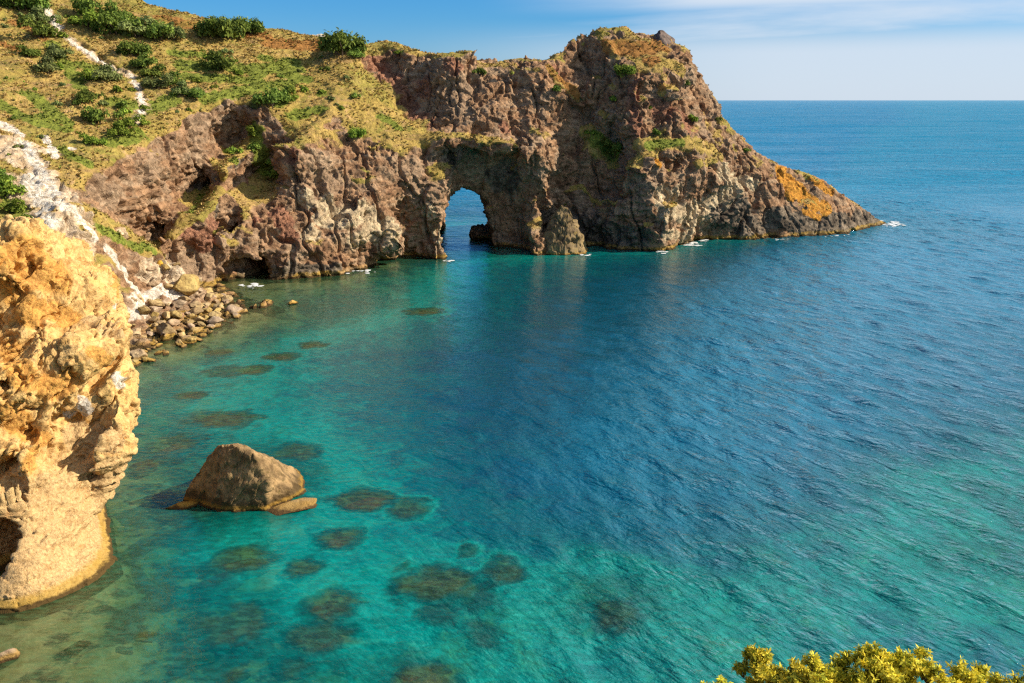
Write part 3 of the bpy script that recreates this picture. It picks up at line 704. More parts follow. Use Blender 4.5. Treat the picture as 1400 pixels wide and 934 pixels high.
DEP = [(870,800,2.0),(1010,900,2.4),(760,900,3.6),(1300,660,2.6),(1390,760,2.2),(1200,700,4.2),(540,860,2.9),(640,880,3.0),(400,640,2.0),(180,700,1.4),(560,880,2.9),(480,900,2.6),(800,850,2.9),(940,825,2.9),(1000,870,2.8),(1250,760,2.7),(1350,710,2.8),(1330,800,3.0),(1150,880,4.2),(1300,890,4.6),(700,650,7.5),(700,520,9),(850,600,9),(1000,700,6),(1080,800,3.6),(1100,600,8),(1250,620,5.5),(1380,600,4.6),(1400,460,8),
       (600,560,6.5),(480,560,4.6),(350,520,3.2),(300,600,2.6),(250,500,2.2),(210,560,2),(250,760,2.4),(350,820,2.4),(150,850,0.9),(60,905,0.5),(20,880,0.4),(250,890,1.5),(450,700,3),(450,800,3.0),(620,720,5.0),(650,850,2.4),(730,790,3.6),(860,880,4.0),(900,760,5.0),
       (560,415,2.8),(450,410,1.6),(350,420,0.7),(380,460,2.2),(260,480,0.9),(650,395,5),(750,420,8),(900,380,9),(1100,360,14),(1200,340,20),(1400,300,24),(560,470,5.5),(700,1000,2.5),(0,1000,0.5),(1400,1000,5),(640,360,4)]
dp = np.array([(*W(u, v)[:2], d) for u, v, d in DEP])
dp = np.vstack([dp, [(-50,90,0.3),(-46,106,0.2),(-39,128,0.2),(-30,157,0.6),(-12,171,1.5),(3,175,3),(15,178,4),(30,181,4),(57,197,5),(94,222,8),(-27,52,0.7),(-26,60,1.0),(-34,66,0.5),(-60,40,0.4),(150,150,25),(150,300,28),(-20,260,14),(60,300,24),(100,95,12),(85,50,9),(120,130,18)]])
d_rbf = RBF(dp[:, :2], np.log(dp[:, 2] + 0.3), c=2.0, smooth=0.05)
def axis(lo, hi, h, far_lo, far_hi, gr=1.22):
    a = list(np.arange(lo, hi + 1e-6, h)); s = h
    while a[-1] < far_hi: s *= gr; a.append(a[-1] + s)
    s = h; pre = []
    x = lo
    while x > far_lo: s *= gr; x -= s; pre.append(x)
    return np.array(pre[::-1] + a)
ax_, ay_ = axis(-62, 132, 0.45, -90000, 90000), axis(37, 275, 0.45, -60, 120000)
NXw, NYw = len(ax_), len(ay_)
AX, AY = np.meshgrid(ax_, ay_, indexing='ij')
P2 = np.stack([AX.ravel(), AY.ravel()], 1)
inn = (np.abs(P2[:, 0]) < 160) & (P2[:, 1] < 320)
depth = np.full(len(P2), 30.0)
depth[inn] = np.exp(d_rbf(P2[inn])) - 0.3
bl = np.clip(np.maximum((np.abs(P2[:, 0]) - 110) / 50, (P2[:, 1] - 260) / 60), 0, 1)
depth = np.clip(depth * (1 - bl) + 30 * bl, 0.15, 30)
P3 = np.concatenate([P2, np.zeros((len(P2), 1))], 1)
depth = depth * np.exp(0.30 * fbm(P3, 9, 4) + 0.22 * fbm(P3, 3.0, 3, off=3))
for u, v, hw, dz, mk, label in SUNK:      # the water is shallower over the tops of the rocks
    p = W(u, v); sz = hw * np.linalg.norm(p - np.array((0, 0, H))) / F
    dz = min(dz, 0.75); j_ = np.flatnonzero((np.abs(P2[:, 0] - p[0]) < sz * 3) & (np.abs(P2[:, 1] - p[1]) < sz * 3))
    q = np.sqrt(((P2[j_, 0] - p[0]) / (sz * 1.1)) ** 2 + ((P2[j_, 1] - p[1] + 1.1 * dz) / (sz * 0.8 + 0.9 * dz)) ** 2) + 1.2 * fbm(P3[j_], 1.7, 5, 0.65)
    depth[j_] = np.where(q < 1.6, np.minimum(depth[j_], dz * 0.8 + (1.0 if label == SCATTER else 0.45) + 2.2 * np.maximum(0, q - 0.65) ** 1.3 * (1 + sz * .3)), depth[j_])
bandx = P2[:, 0] - np.where(P2[:, 1] > 70, 0.42, 0.1) * (P2[:, 1] - 70) + 5 * fbm(P3, 24, 2, off=8)
rough = sstep(-18, 18, bandx)
rough = 0.16 + 0.84 * rough
hgt = np.zeros(len(P2)); rr = np.random.default_rng(5)
fade = np.clip((300 - P2[:, 1]) / 60, 0, 1) * np.clip((136 - np.abs(P2[:, 0])) / 16, 0, 1)
for lam in np.geomspace(1.7, 9.5, 44):
    th = math.atan2(-0.50, -0.86) + rr.normal() * 0.42
    kx, ky = math.cos(th) * 2 * math.pi / lam, math.sin(th) * 2 * math.pi / lam
    s_ = 0.5 + 0.5 * np.sin(P2[:, 0] * kx + P2[:, 1] * ky + rr.random() * 6.28)
    hgt += 0.0105 * lam ** 0.75 * (s_ ** 1.7 - 0.42)
arc = np.zeros(len(P2)); rad_ = np.hypot(P2[:, 0] - 92, P2[:, 1] - 224)      # swell bent round the tip of the headland
for lam in (3.1, 3.7, 4.3, 5.2, 6.1):
    arc += 0.022 * lam ** 0.6 * ((0.5 + 0.5 * np.sin(rad_ * 2 * math.pi / lam + 3 * fbm(P3, 30, 2, off=lam))) ** 1.8 - 0.4)
hgt = hgt * rough + arc * np.exp(-((bandx - 6) / 16) ** 2)
hgt *= fade * (0.75 + 0.5 * fbm(P3, 14, 2, off=2)) * 1.6
ii = np.arange(NXw * NYw).reshape(NXw, NYw)
WQ = np.stack([ii[:-1, :-1], ii[1:, :-1], ii[1:, 1:], ii[:-1, 1:]], -1).reshape(-1, 4)
wm = mesh_np('sea', np.stack([P2[:, 0], P2[:, 1], hgt], 1), WQ)
set_attr(wm, 'depth', depth); set_attr(wm, 'rough', rough)

def water_material():
    m, t = new_mat('sea_water')
    pos = t.node('ShaderNodeNewGeometry').outputs['Position']
    dep, rg = t.attr('depth'), t.attr('rough')
    rot = t.node('ShaderNodeVectorRotate', {'Vector': pos, 'Angle': R(-32)}, rotation_type='Z_AXIS').outputs[0]
    rot2 = t.node('ShaderNodeVectorRotate', {'Vector': pos, 'Angle': R(-56)}, rotation_type='Z_AXIS').outputs[0]
    w1 = t.noise(t.vmul(rot, (0.85, 0.30, 1)), 1.0, 3, 0.5, 0.35)
    w2 = t.noise(t.vmul(rot2, (2.5, 0.85, 1)), 1.0, 5, 0.6, 0.3)
    w3 = t.noise(t.vmul(pos, (1.1, 2.2, 1)), 1.0, 4, 0.6, 0.3)
    gust = t.math('ADD', 0.45, t.math('MULTIPLY', t.math('ADD', t.noise(t.vmul(rot, (0.05, 0.02, 1)), 1.0, 5, 0.6, 0.8), t.noise(t.vmul(pos, (0.012, 0.03, 1)), 1.0, 4, 0.6, 0.4)), 0.62))
    rg = t.math('MULTIPLY', rg, gust)
    far = t.ss(t.node('ShaderNodeSeparateXYZ', {'Vector': pos}).outputs[1], 130, 400)
    w4 = t.noise(t.vmul(rot, (0.30, 0.12, 1)), 1.0, 4, 0.65, 0.7); w5 = t.noise(t.vmul(pos, (0.012, 0.05, 1)), 1.0, 5, 0.65, 0.5)
    hh = t.math('ADD', t.math('MULTIPLY', t.math('MULTIPLY', w1, 0.75), rg), t.math('MULTIPLY', w2, t.math('MULTIPLY', rg, 0.36)))
    hh = t.math('ADD', hh, t.math('MULTIPLY', w3, 0.095))
    hh = t.math('ADD', hh, t.math('MULTIPLY', far, t.math('ADD', t.math('MULTIPLY', w4, 3.2), t.math('MULTIPLY', w5, 11.0))))
    bump = t.node('ShaderNodeBump', {'Strength': 1.0, 'Distance': 0.62, 'Height': hh}).outputs[0]
    patch = t.noise(pos, 0.11, 4, 0.6, 0.8); p2 = t.noise(pos, 0.5, 4, 0.65, 1.2)
    dd = t.math('MULTIPLY', dep, t.math('ADD', 0.55, t.math('MULTIPLY', p2, 0.9)))
    lg = t.math('LOGARITHM', t.math('ADD', dd, 0.3), math.e)
    cr = t.node('ShaderNodeValToRGB', {'Fac': t.ss(lg, math.log(0.3), math.log(30.3), 0, 1, 'LINEAR')})
    def pos_of(d): return (math.log(d + 0.3) - math.log(0.3)) / (math.log(30.3) - math.log(0.3))
    stops = [(0.0, (0.17, 0.16, 0.04)), (0.7, (0.06, 0.19, 0.085)), (1.7, (0.002, 0.165, 0.14)), (2.4, (0.001, 0.225, 0.185)), (3.1, (0.001, 0.36, 0.30)), (4.8, (0.001, 0.145, 0.165)), (8, (0.001, 0.062, 0.100)), (16, (0.002, 0.115, 0.20)), (30, (0.003, 0.160, 0.32))]
    e = cr.color_ramp.elements
    while len(e) < len(stops): e.new(0.5)
    for el, (d, c) in zip(e, stops): el.position = pos_of(d); el.color = (*c, 1)
    sky_sheen = t.math('MULTIPLY', t.ss(t.attr('rough'), 0.35, 1.0), t.ss(dep, 3.5, 7.5, 0.10, 0.60))       # sky reflection off the chop, painted into the water colour
    wc = t.mix(sky_sheen, cr.outputs[0], (0.006, 0.195, 0.325))
    body = t.node('ShaderNodeBsdfDiffuse', {'Color': wc, 'Normal': bump})
    clear = t.math('MULTIPLY', t.math('POWER', math.e, t.math('MULTIPLY', dep, -0.17)), t.ss(dep, 6.0, 11.0, 0.95, 0.0))
    clear = t.math('MULTIPLY', clear, t.ss(w3, 0.30, 0.62, 0.62, 1.0))
    tr = t.node('ShaderNodeBsdfTransparent', {'Color': t.mix(t.ss(dep, 0.25, 2.0), (0.92, 0.97, 0.86), (0.34, 0.90, 0.83))})     # water swallows red with depth
    trm = tr
    mx = t.node('ShaderNodeMixShader', {0: clear, 1: body.outputs[0], 2: trm.outputs[0]})
    fr = t.node('ShaderNodeFresnel', {'IOR': 1.33, 'Normal': bump}).outputs[0]
    fr = t.math('MINIMUM', t.math('MULTIPLY', fr, t.ss(far, 0, 1, 1.45, 0.66, 'LINEAR')), 0.75)
    wind = t.math('ADD', t.noise(t.vmul(pos, (0.004, 0.014, 1)), 1.0, 5, 0.62, 0.6), t.math('MULTIPLY', t.noise(t.vmul(pos, (0.03, 0.09, 1)), 1.0, 5, 0.65, 0.6), 0.9))
    fr = t.math('MULTIPLY', fr, t.math('ADD', 1.0, t.math('MULTIPLY', far, t.math('MULTIPLY', t.math('SUBTRACT', wind, 1.0), 2.4))), clamp=True)
    gl = t.node('ShaderNodeBsdfGlossy', {'Color': (0.80, 0.93, 1, 1), 'Roughness': 0.10, 'Normal': bump})
    m2 = t.node('ShaderNodeMixShader', {0: fr, 1: mx.outputs[0], 2: gl.outputs[0]})
    o = t.node('ShaderNodeOutputMaterial'); t.l.new(m2.outputs[0], o.inputs[0])
    return m
sea = obj('sea', wm, water_material()); tag(sea, 'clear turquoise to deep blue sea rippled by small waves', 'sea', kind='structure')

bx_, by_ = np.arange(-75, 150, 0.75), np.arange(30, 250, 0.75)
AX, AY = np.meshgrid(bx_, by_, indexing='ij'); B2 = np.stack([AX.ravel(), AY.ravel()], 1)
bd = np.clip(np.exp(d_rbf(B2)) - 0.3, 0.25, 13)
B3 = np.concatenate([B2, np.zeros((len(B2), 1))], 1)
bz = -bd * (1 + 0.25 * fbm(B3, 5, 3)) - 0.15 + 0.22 * np.minimum(bd, 1) * worley(B3, 1.6)[2]
ii = np.arange(len(B2)).reshape(len(bx_), len(by_))
bm_ = mesh_np('sea_bed', np.stack([B2[:, 0], B2[:, 1], np.minimum(bz, -0.12)], 1), np.stack([ii[:-1, :-1], ii[1:, :-1], ii[1:, 1:], ii[:-1, 1:]], -1).reshape(-1, 4))
def bed_material():
    m, t = new_mat('sea_bed')
    pos = t.node('ShaderNodeNewGeometry').outputs['Position']
    n1 = t.noise(pos, 0.22, 5, 0.65, 0.8); n2 = t.noise(pos, 0.9, 5, 0.65, 0.5); n3 = t.voro(pos, 0.9, 'F1', 'Color')
    c = t.mix(t.ss(n2, 0.35, 0.65), (0.44, 0.36, 0.12), (0.84, 0.72, 0.34))
    c = t.mix(0.45, c, t.mix(t.node('ShaderNodeSeparateColor', {'Color': n3}).outputs[0], (0.20, 0.16, 0.05), (0.72, 0.60, 0.27)))
    zb = t.node('ShaderNodeSeparateXYZ', {'Vector': pos}).outputs[2]
    weed = t.math('ADD', t.math('ADD', t.math('MULTIPLY', n1, 0.7), t.math('MULTIPLY', n2, 0.3)), t.ss(zb, -0.4, -1.6, -0.06, 0.055, 'LINEAR'))
    c = t.mix(t.ss(weed, 0.48, 0.56, 0, 0.92), c, t.mix(n2, (0.025, 0.03, 0.02), (0.09, 0.075, 0.04)))
    b = t.node('ShaderNodeBsdfPrincipled', {'Base Color': c, 'Roughness': 0.9})
    o = t.node('ShaderNodeOutputMaterial'); t.l.new(b.outputs[0], o.inputs[0]); return m
tag(obj('sea_bed', bm_, bed_material()), 'sandy sea bed with dark weed patches under the clear water', 'sea bed', kind='structure')

# ------------------------------------------------------------------ boulders
import bmesh
def bm_arrays(bm):
    bm.verts.ensure_lookup_table(); bm.verts.index_update()
    bmesh.ops.triangulate(bm, faces=bm.faces[:])
    V = np.array([v.co[:] for v in bm.verts]); T = np.array([[v.index for v in f.verts] for f in bm.faces])
    bm.free(); return V, T
def rock_mesh(name, seed, sub=4, planes=11, rough_=0.10):
    """an angular unit boulder: a ball cut by random planes, then weathered"""
    r = np.random.default_rng(seed)
    bm = bmesh.new(); bmesh.ops.create_icosphere(bm, subdivisions=sub, radius=1.0)
    V, T = bm_arrays(bm)
    V = V * 1.15
    for _ in range(planes):
        d = r.normal(size=3); d /= np.linalg.norm(d); h = r.uniform(0.55, 0.85)
        V = V - np.maximum(0, V @ d - h)[:, None] * d
    N = normals(V, T); o = seed * 1.37
    V = V + N * (rough_ * fbm(V, 0.8, 4, 0.55, off=o) + rough_ * 1.1 * facets(V, 0.6, o)[0] + rough_ * .35 * fbm(V, 0.16, 3, .6, off=o))[:, None]
    return mesh_np(name, V, T)
def hull_rock(name, pts_, cuts, amp, sc, seed=0):
    bm = bmesh.new()
    for p in pts_: bm.verts.new(p)
    r_ = bmesh.ops.convex_hull(bm, input=bm.verts[:])
    loose = [v for v in bm.verts if not v.link_faces]
    bmesh.ops.delete(bm, geom=loose, context='VERTS')
    for _ in range(cuts):
        bmesh.ops.triangulate(bm, faces=bm.faces[:])
        bmesh.ops.subdivide_edges(bm, edges=bm.edges[:], cuts=1, use_grid_fill=True)
        if _ >= 3: bmesh.ops.smooth_vert(bm, verts=bm.verts[:], factor=0.25, use_axis_x=True, use_axis_y=True, use_axis_z=True)
    bmesh.ops.recalc_face_normals(bm, faces=bm.faces[:])
    V, T = bm_arrays(bm); N = normals(V, T)
    p1, e1, v1 = facets(V + 0.2 * sc * fbm(V, sc, 2)[:, None], sc * 0.7, seed)
    p0, e0, v0 = facets(V, sc * 0.32, seed + 2)
    V = V + N * (amp * 0.35 * p0 - amp * 0.5 * sstep(0.03, 0.0, np.abs(fbm(V, sc * 1.1, 3, 0.55, off=seed + 5))) + amp * 0.5 * fbm(V, sc, 5, 0.55, ridged=True, off=seed) + amp * 0.8 * p1 + amp * 0.1 * v1 - amp * 0.1 * sstep(0.08, 0, e1) + amp * 0.3 * fbm(V, sc * 0.2, 3, 0.6))[:, None]
    return mesh_np(name, V, T)
def rock_material(name, c0, c1, c2, wet=True, sc=1.0, algae_shade=0.0):
    m, t = new_mat(name)
    pos = t.node('ShaderNodeNewGeometry').outputs['Position']; rnd = t.node('ShaderNodeObjectInfo').outputs['Random']
    n1 = t.noise(pos, 0.8 * sc, 5, 0.65, 0.4); n2 = t.noise(pos, 3.2 * sc, 5, 0.7)
    c = t.mix(t.ss(n1, 0.35, 0.65), c0, c1); c = t.mix(t.ss(n2, 0.52, 0.70), c, c2)
    hs = t.node('ShaderNodeHueSaturation', {'Hue': t.math('ADD', 0.488, t.math('MULTIPLY', rnd, 0.024)), 'Saturation': t.math('ADD', 0.75, t.math('MULTIPLY', rnd, 0.4)), 'Value': t.math('ADD', 0.75, t.math('MULTIPLY', t.math('FRACT', t.math('MULTIPLY', rnd, 7.3)), 0.5)), 'Color': c})
    c = hs.outputs[0]
    if wet:
        z = t.node('ShaderNodeSeparateXYZ', {'Vector': pos}).outputs[2]
        zn = t.math('ADD', z, t.math('MULTIPLY', t.math('SUBTRACT', n2, 0.5), 0.4))
        if algae_shade: c = t.mix(t.ss(t.math('ADD', zn, t.math('MULTIPLY', n1, 1.2)), algae_shade + 0.9, algae_shade + 0.3, 0, 0.75), c, (0.07, 0.045, 0.018))  # dark algae band raised to paint the boulder's shaded side into its colour
        c = t.mix(t.ss(zn, 0.55, 0.25, 0, 0.75), c, (0.30, 0.17, 0.03)); c = t.mix(t.ss(zn, 0.22, 0.08, 0, 0.9), c, (0.045, 0.025, 0.012))
    bump = t.node('ShaderNodeBump', {'Strength': 0.7, 'Distance': 0.25, 'Height': n2})
    b = t.node('ShaderNodeBsdfPrincipled', {'Base Color': c, 'Roughness': 0.9, 'Normal': bump.outputs[0], 'Specular IOR Level': 0.15})
    o = t.node('ShaderNodeOutputMaterial'); t.l.new(b.outputs[0], o.inputs[0]); return m
M_rub = rock_material('rubble_rock', (0.28, 0.175, 0.08), (0.48, 0.34, 0.16), (0.20, 0.13, 0.07))
M_big = rock_material('boulder_rock', (0.13, 0.080, 0.034), (0.36, 0.225, 0.095), (0.11, 0.08, 0.02), algae_shade=0.9)
M_sub = rock_material('weedy_rock', (0.15, 0.058, 0.022), (0.34, 0.14, 0.05), (0.06, 0.035, 0.02), wet=False)
M_subg = rock_material('green_weed_rock', (0.10, 0.10, 0.02), (0.27, 0.22, 0.05), (0.05, 0.06, 0.02), wet=False)
M_dark = rock_material('dark_rock', (0.085, 0.06, 0.045), (0.20, 0.135, 0.095), (0.05, 0.04, 0.035), wet=False)
M_ylw = rock_material('yellow_rock', (0.48, 0.27, 0.07), (0.66, 0.40, 0.13), (0.38, 0.2, 0.06))
M_stack = rock_material('stack_rock', (0.14, 0.095, 0.06), (0.29, 0.205, 0.12), (0.20, 0.14, 0.045), wet=True, sc=0.5)

bpts = [W(246, 684) + np.array((0, 0, -0.6)), W(300, 700) + np.array((0, 0, -0.6)), W(362, 699) + np.array((0, 0, -0.6)), W(424, 670) + np.array((0, 0, -0.6)), np.array((-17.5, 69.5, -0.6)), np.array((-24.5, 70, -0.6)),
        P(297, 611, 62.6), P(318, 608, 62.2), P(347, 620, 61.9), P(367, 658, 61.6), P(386, 645, 64.2), P(268, 652, 63.2), P(330, 609, 66.0), P(398, 652, 65.2)]
tag(obj('boulder', hull_rock('boulder', [tuple(p) for p in bpts], 5, 0.22, 1.7, 3.3), M_big), 'large pyramid shaped boulder standing in the shallow turquoise water', 'boulder')
spts = [P(u, v, Y) for u, v, Y in ((740,350,178.5),(750,350,176.5),(770,350,176),(799,349,177.6),(802,345,183),(738,345,184),(744,318,179.6),(758,292,180),(768,281,180),(778,286,179.6),(787,310,178.8),(797,328,179),(766,288,182),(756,325,177.6))]
spts += [p + np.array((0, 0, -1.2)) for p in spts[:6]]
tag(obj('sea_stack', hull_rock('sea_stack', [tuple(p) for p in spts], 5, 0.65, 3.4, 9.1), M_stack), 'small pointed rock stack at the foot of the headland beside the arch', 'sea stack')

PROTO = [rock_mesh('rock', 31 + k, 4, 9 + k % 4) for k in range(7)]
def place_rock(name, c, r, mat, seed, rz=None, tilt=0.35):
    rr_ = random.Random(seed)
    me = PROTO[seed % 7]; o = bpy.data.objects.new(name, me); C.objects.link(o)
    if not len(me.materials): me.materials.append(None)
    o.material_slots[0].link = 'OBJECT'; o.material_slots[0].material = mat
    o.location = c; o.scale = r; o.rotation_euler = (rr_.uniform(-tilt, tilt), rr_.uniform(-tilt, tilt), rr_.uniform(0, 6.3) if rz is None else rz)
    return o
def pxm(p): return np.linalg.norm(np.asarray(p) - np.array((0, 0, H))) / F
k_ = 0
for u, v, hw, hh_, mat, label in (
    (405, 694, 30, 4, M_rub, 'flat tan rock slab just above water in front of the big boulder'),
    (246, 692, 18, 4, M_ylw, 'low orange rock at the left corner of the big boulder'),
    (326, 691, 24, 7, M_sub, 'dark red weedy rock against the shaded foot of the big boulder'),
    (4, 902, 14, 9, M_rub, 'pale rock breaking the surface in the yellow green shallows'),
    (400, 415, 8, 4, M_ylw, 'lone orange rock poking from the pale green shallows off the cliff cave')):
    p = W(u, v); s = pxm(p); k_ += 1
    tag(place_rock('rock', p, (hw * s * 1.1, hw * s * 0.62, hh_ * s * 1.3), mat, 100 + k_, rz=0.2 + 0.1 * k_, tilt=0.1), label, 'rock')
pc = P(906, 58, 201)
tag(place_rock('boulder', pc + np.array((0, 0, -0.4)), (3.6, 2.8, 2.5), M_dark, 205, rz=0.4, tilt=0.12), 'dark rounded boulder perched on the summit of the headland', 'boulder')

# rubble heap on the beach
def bh_at(x, y):
    t = 6.0
    while t > -1.5 and sample((x, y, t)) > 0: t -= 0.1
    return t
rub = []
named = [((255, 415), 17, M_rub, 'largest brown block in the middle of the shore rubble'), ((222, 412), 10, M_ylw, 'rounded orange boulder where the white chalk meets the rubble'), ((228, 452), 14, M_rub, 'broad tan boulder at the front of the rubble near the water'),
         ((186, 482), 12, M_rub, 'flat rock beside the outcrop at the near end of the rubble'), ((322, 421), 11, M_rub, 'pale block at the far seaward tip of the rubble')]
for (u, v), rp, mat, lab in named:
    p = W(u, v, 0.8); s = pxm(p); z = max(bh_at(p[0], p[1]), -0.1)
    q = np.array((p[0], p[1], z + rp * s * 0.35)); rub.append((q, rp * s))
    tag(place_rock('boulder', q, (rp * s * 1.1, rp * s * 0.9, rp * s * 0.75), mat, 300 + len(rub)), lab, 'boulder', 'rubble boulders on the beach')
tries = 0
POLY = np.array([(176,492),(178,470),(184,445),(200,428),(215,408),(240,400),(268,396),(300,398),(334,424),(312,432),(296,446),(262,462),(238,472),(205,486)], float)
while len(rub) < 115 and tries < 6000:
    tries += 1
    u, v = random.uniform(172, 338), random.uniform(392, 492)
    if sd_poly(np.array([u]), np.array([v]), POLY)[0] > 0: continue
    p = W(u, v, 0.8); s = pxm(p); rp = random.choice((4, 5, 5, 6, 7, 8, 10)) * random.uniform(0.8, 1.25); rad = rp * s
    z = max(bh_at(p[0], p[1]), -0.15)
    q = np.array((p[0], p[1], z + rad * 0.35))
    near_ = [np.linalg.norm((q - c)[:2]) / (rad + r) for c, r in rub]
    if min(near_) < 0.62: continue
    rub.append((q, rad))
    big = rp > 7.5; edge_ = z < 0.25
    lab = ('middle sized tan boulder in the rubble at the water line' if edge_ else 'middle sized tan boulder piled on the rubble beach') if big else ('small stone in the rubble along the water line' if edge_ else 'small stone wedged among the boulders of the rubble beach')
    tag(place_rock('boulder' if big else 'stone', q, (rad * random.uniform(.95, 1.3), rad * random.uniform(.75, 1), rad * random.uniform(.45, .75)), M_rub, 400 + len(rub)), lab, 'boulder' if big else 'stone', 'rubble boulders on the beach')
for u, v, r in ((320, 427, 4), (334, 427, 5), (288, 443, 4), (278, 455, 4), (268, 456, 3), (305, 408, 4), (330, 412, 3)):
    p = W(u, v); s = pxm(p)
    tag(place_rock('stone', p, (r * s * 1.2, r * s, r * s * .7), M_rub, 600 + u), 'stray stone in the water just off the rubble tip', 'stone', 'stray stones off the rubble')
# rocks under water
for u, v, hw, dz, mk, label in SUNK:
    mat = {'b': M_sub, 'g': M_subg, 'y': M_ylw}[mk]
    grp = 'weedy rocks on the bed of the cove' if label == SCATTER else None
    p = W(u, v); s = pxm(p); k_ += 1; hz = 0.30 * hw * s; dz = min(dz, 0.75)
    o = place_rock('sunken_rock', p + np.array((0, 0, -dz - hz * 0.80)), (hw * s * 1.05, hw * s * 0.75, hz), mat, 700 + k_, rz=0.3 * math.sin(k_), tilt=0.1)
    tag(o, label, 'sunken rock', grp)


# ------------------------------------------------------------------ plants on the hill
def leaf_mat(name, dark, light, tip=None, hue=0.03):
    m, t = new_mat(name)
    at = t.attr('shade'); rnd = t.node('ShaderNodeObjectInfo').outputs['Random']
    c = t.mix(at, dark, light)
    if tip: c = t.mix(t.ss(t.attr('tip'), 0.20, 0.80), c, tip)
    hs = t.node('ShaderNodeHueSaturation', {'Hue': t.math('ADD', 0.5 - hue / 2, t.math('MULTIPLY', rnd, hue)), 'Saturation': 1.0, 'Value': t.math('ADD', 0.75, t.math('MULTIPLY', rnd, 0.5)), 'Color': c})
    d = t.node('ShaderNodeBsdfPrincipled', {'Base Color': hs.outputs[0], 'Roughness': 0.75, 'Specular IOR Level': 0.15})
    tr = t.node('ShaderNodeBsdfTranslucent', {'Color': hs.outputs[0]})
    mx = t.node('ShaderNodeMixShader', {0: 0.25, 1: d.outputs[0], 2: tr.outputs[0]})
    o = t.node('ShaderNodeOutputMaterial'); t.l.new(mx.outputs[0], o.inputs[0]); return m
def plain_mat(name, c, rough_=0.9):
    m, t = new_mat(name); pos = t.node('ShaderNodeTexCoord').outputs['Object']
    n = t.noise(pos, 9, 4, 0.6); cc = t.mix(n, tuple(x * 0.6 for x in c), tuple(x * 1.4 for x in c))
    b = t.node('ShaderNodeBsdfPrincipled', {'Base Color': cc, 'Roughness': rough_}); o = t.node('ShaderNodeOutputMaterial'); t.l.new(b.outputs[0], o.inputs[0]); return m
M_leaf = leaf_mat('shrub_leaves', (0.045, 0.085, 0.012), (0.24, 0.31, 0.05))
M_leaf2 = leaf_mat('grey_shrub_leaves', (0.065, 0.088, 0.028), (0.27, 0.30, 0.09))
M_leaf3 = leaf_mat('bright_shrub_leaves', (0.065, 0.12, 0.012), (0.32, 0.40, 0.05))
M_wood = plain_mat('shrub_wood', (0.09, 0.06, 0.04))

def leaf_cloud(centres, radii, n, leaf, r, asp=0.55, up=0.3):
    """small leaf-shaped faces through the outer volume of several lumps"""
    k = r.choice(len(centres), n, p=radii ** 2 / (radii ** 2).sum())
    d = r.normal(size=(n, 3)); d /= np.linalg.norm(d, axis=1, keepdims=True); d[:, 2] = np.where(d[:, 2] < -0.35, -d[:, 2] * 0.6, d[:, 2])
    rad = radii[k] * (0.62 + 0.45 * r.random(n) ** 0.6) * (1 + 0.12 * r.normal(size=n))
    c = centres[k] + d * rad[:, None]
    nn = d + r.normal(size=(n, 3)) * 0.55 + np.array((0, 0, up)); nn /= np.linalg.norm(nn, axis=1, keepdims=True)
    a = np.cross(nn, r.normal(size=(n, 3))); a /= np.linalg.norm(a, axis=1, keepdims=True); b = np.cross(nn, a)
    L = leaf * (0.6 + 0.8 * r.random(n)); a *= L[:, None]; b *= (L * asp)[:, None]
    V = np.stack([c - a, c + b + nn * 0.15 * L[:, None], c + a, c - b + nn * 0.15 * L[:, None]], 1).reshape(-1, 3)
    sh = np.clip(0.45 + 0.30 * r.normal(size=n) + 0.35 * (r.random(len(centres))[k] - 0.5), 0, 1)
    return V, np.arange(4 * n).reshape(-1, 4), np.repeat(sh, 4)
def tube(p0, p1, r0, r1, sides=6):
    p0, p1 = np.asarray(p0, float), np.asarray(p1, float); d = p1 - p0; d /= np.linalg.norm(d) + 1e-9
    a = np.cross(d, (0.3, 0.9, 0.2)); a /= np.linalg.norm(a); b = np.cross(d, a)
    an = np.arange(sides) * 2 * math.pi / sides; ring = np.cos(an)[:, None] * a + np.sin(an)[:, None] * b
    V = np.concatenate([p0 + ring * r0, p1 + ring * r1]); i = np.arange(sides); j = (i + 1) % sides
    return V, np.stack([i, j, j + sides, i + sides], 1)
def joined(parts):
    Vs, Qs, n = [], [], 0
    for V, Q in parts: Vs.append(V); Qs.append(Q + n); n += len(V)
    return np.concatenate(Vs), np.concatenate(Qs)
def shrub_proto(seed, n=1500, flat=0.75, lumps=9, leaf=0.085):
    r = np.random.default_rng(seed)
    c = r.normal(size=(lumps, 3)) * np.array((0.42, 0.42, 0.20)); c[:, 2] = np.abs(c[:, 2]) + 0.28
    c[0] = (0, 0, 0.45); rad = r.uniform(0.26, 0.46, lumps); rad[0] = 0.5
    V, Q, sh = leaf_cloud(c, rad, n, leaf, r)
    V[:, 2] *= flat
    fm = mesh_np('foliage', V, Q, False); set_attr(fm, 'shade', sh)
    st = []
    for k in range(6):
        q = c[k % lumps] * np.array((0.9, 0.9, flat)); mid = q * 0.5 + r.normal(size=3) * 0.05
        st += [tube((r.normal() * 0.05, r.normal() * 0.05, -0.25), mid, 0.035, 0.024), tube(mid, q, 0.024, 0.008)]
    V, Q = joined(st)
    return fm, mesh_np('stem', V, Q)
SHP = [shrub_proto(50 + k, 1500 + 150 * (k % 3), (1.05, 1.25, 0.95, 1.35)[k % 4], 8 + k % 4) for k in range(6)]
SMALL = [shrub_proto(80 + k, 420, 1.05, 5, 0.15) for k in range(3)]
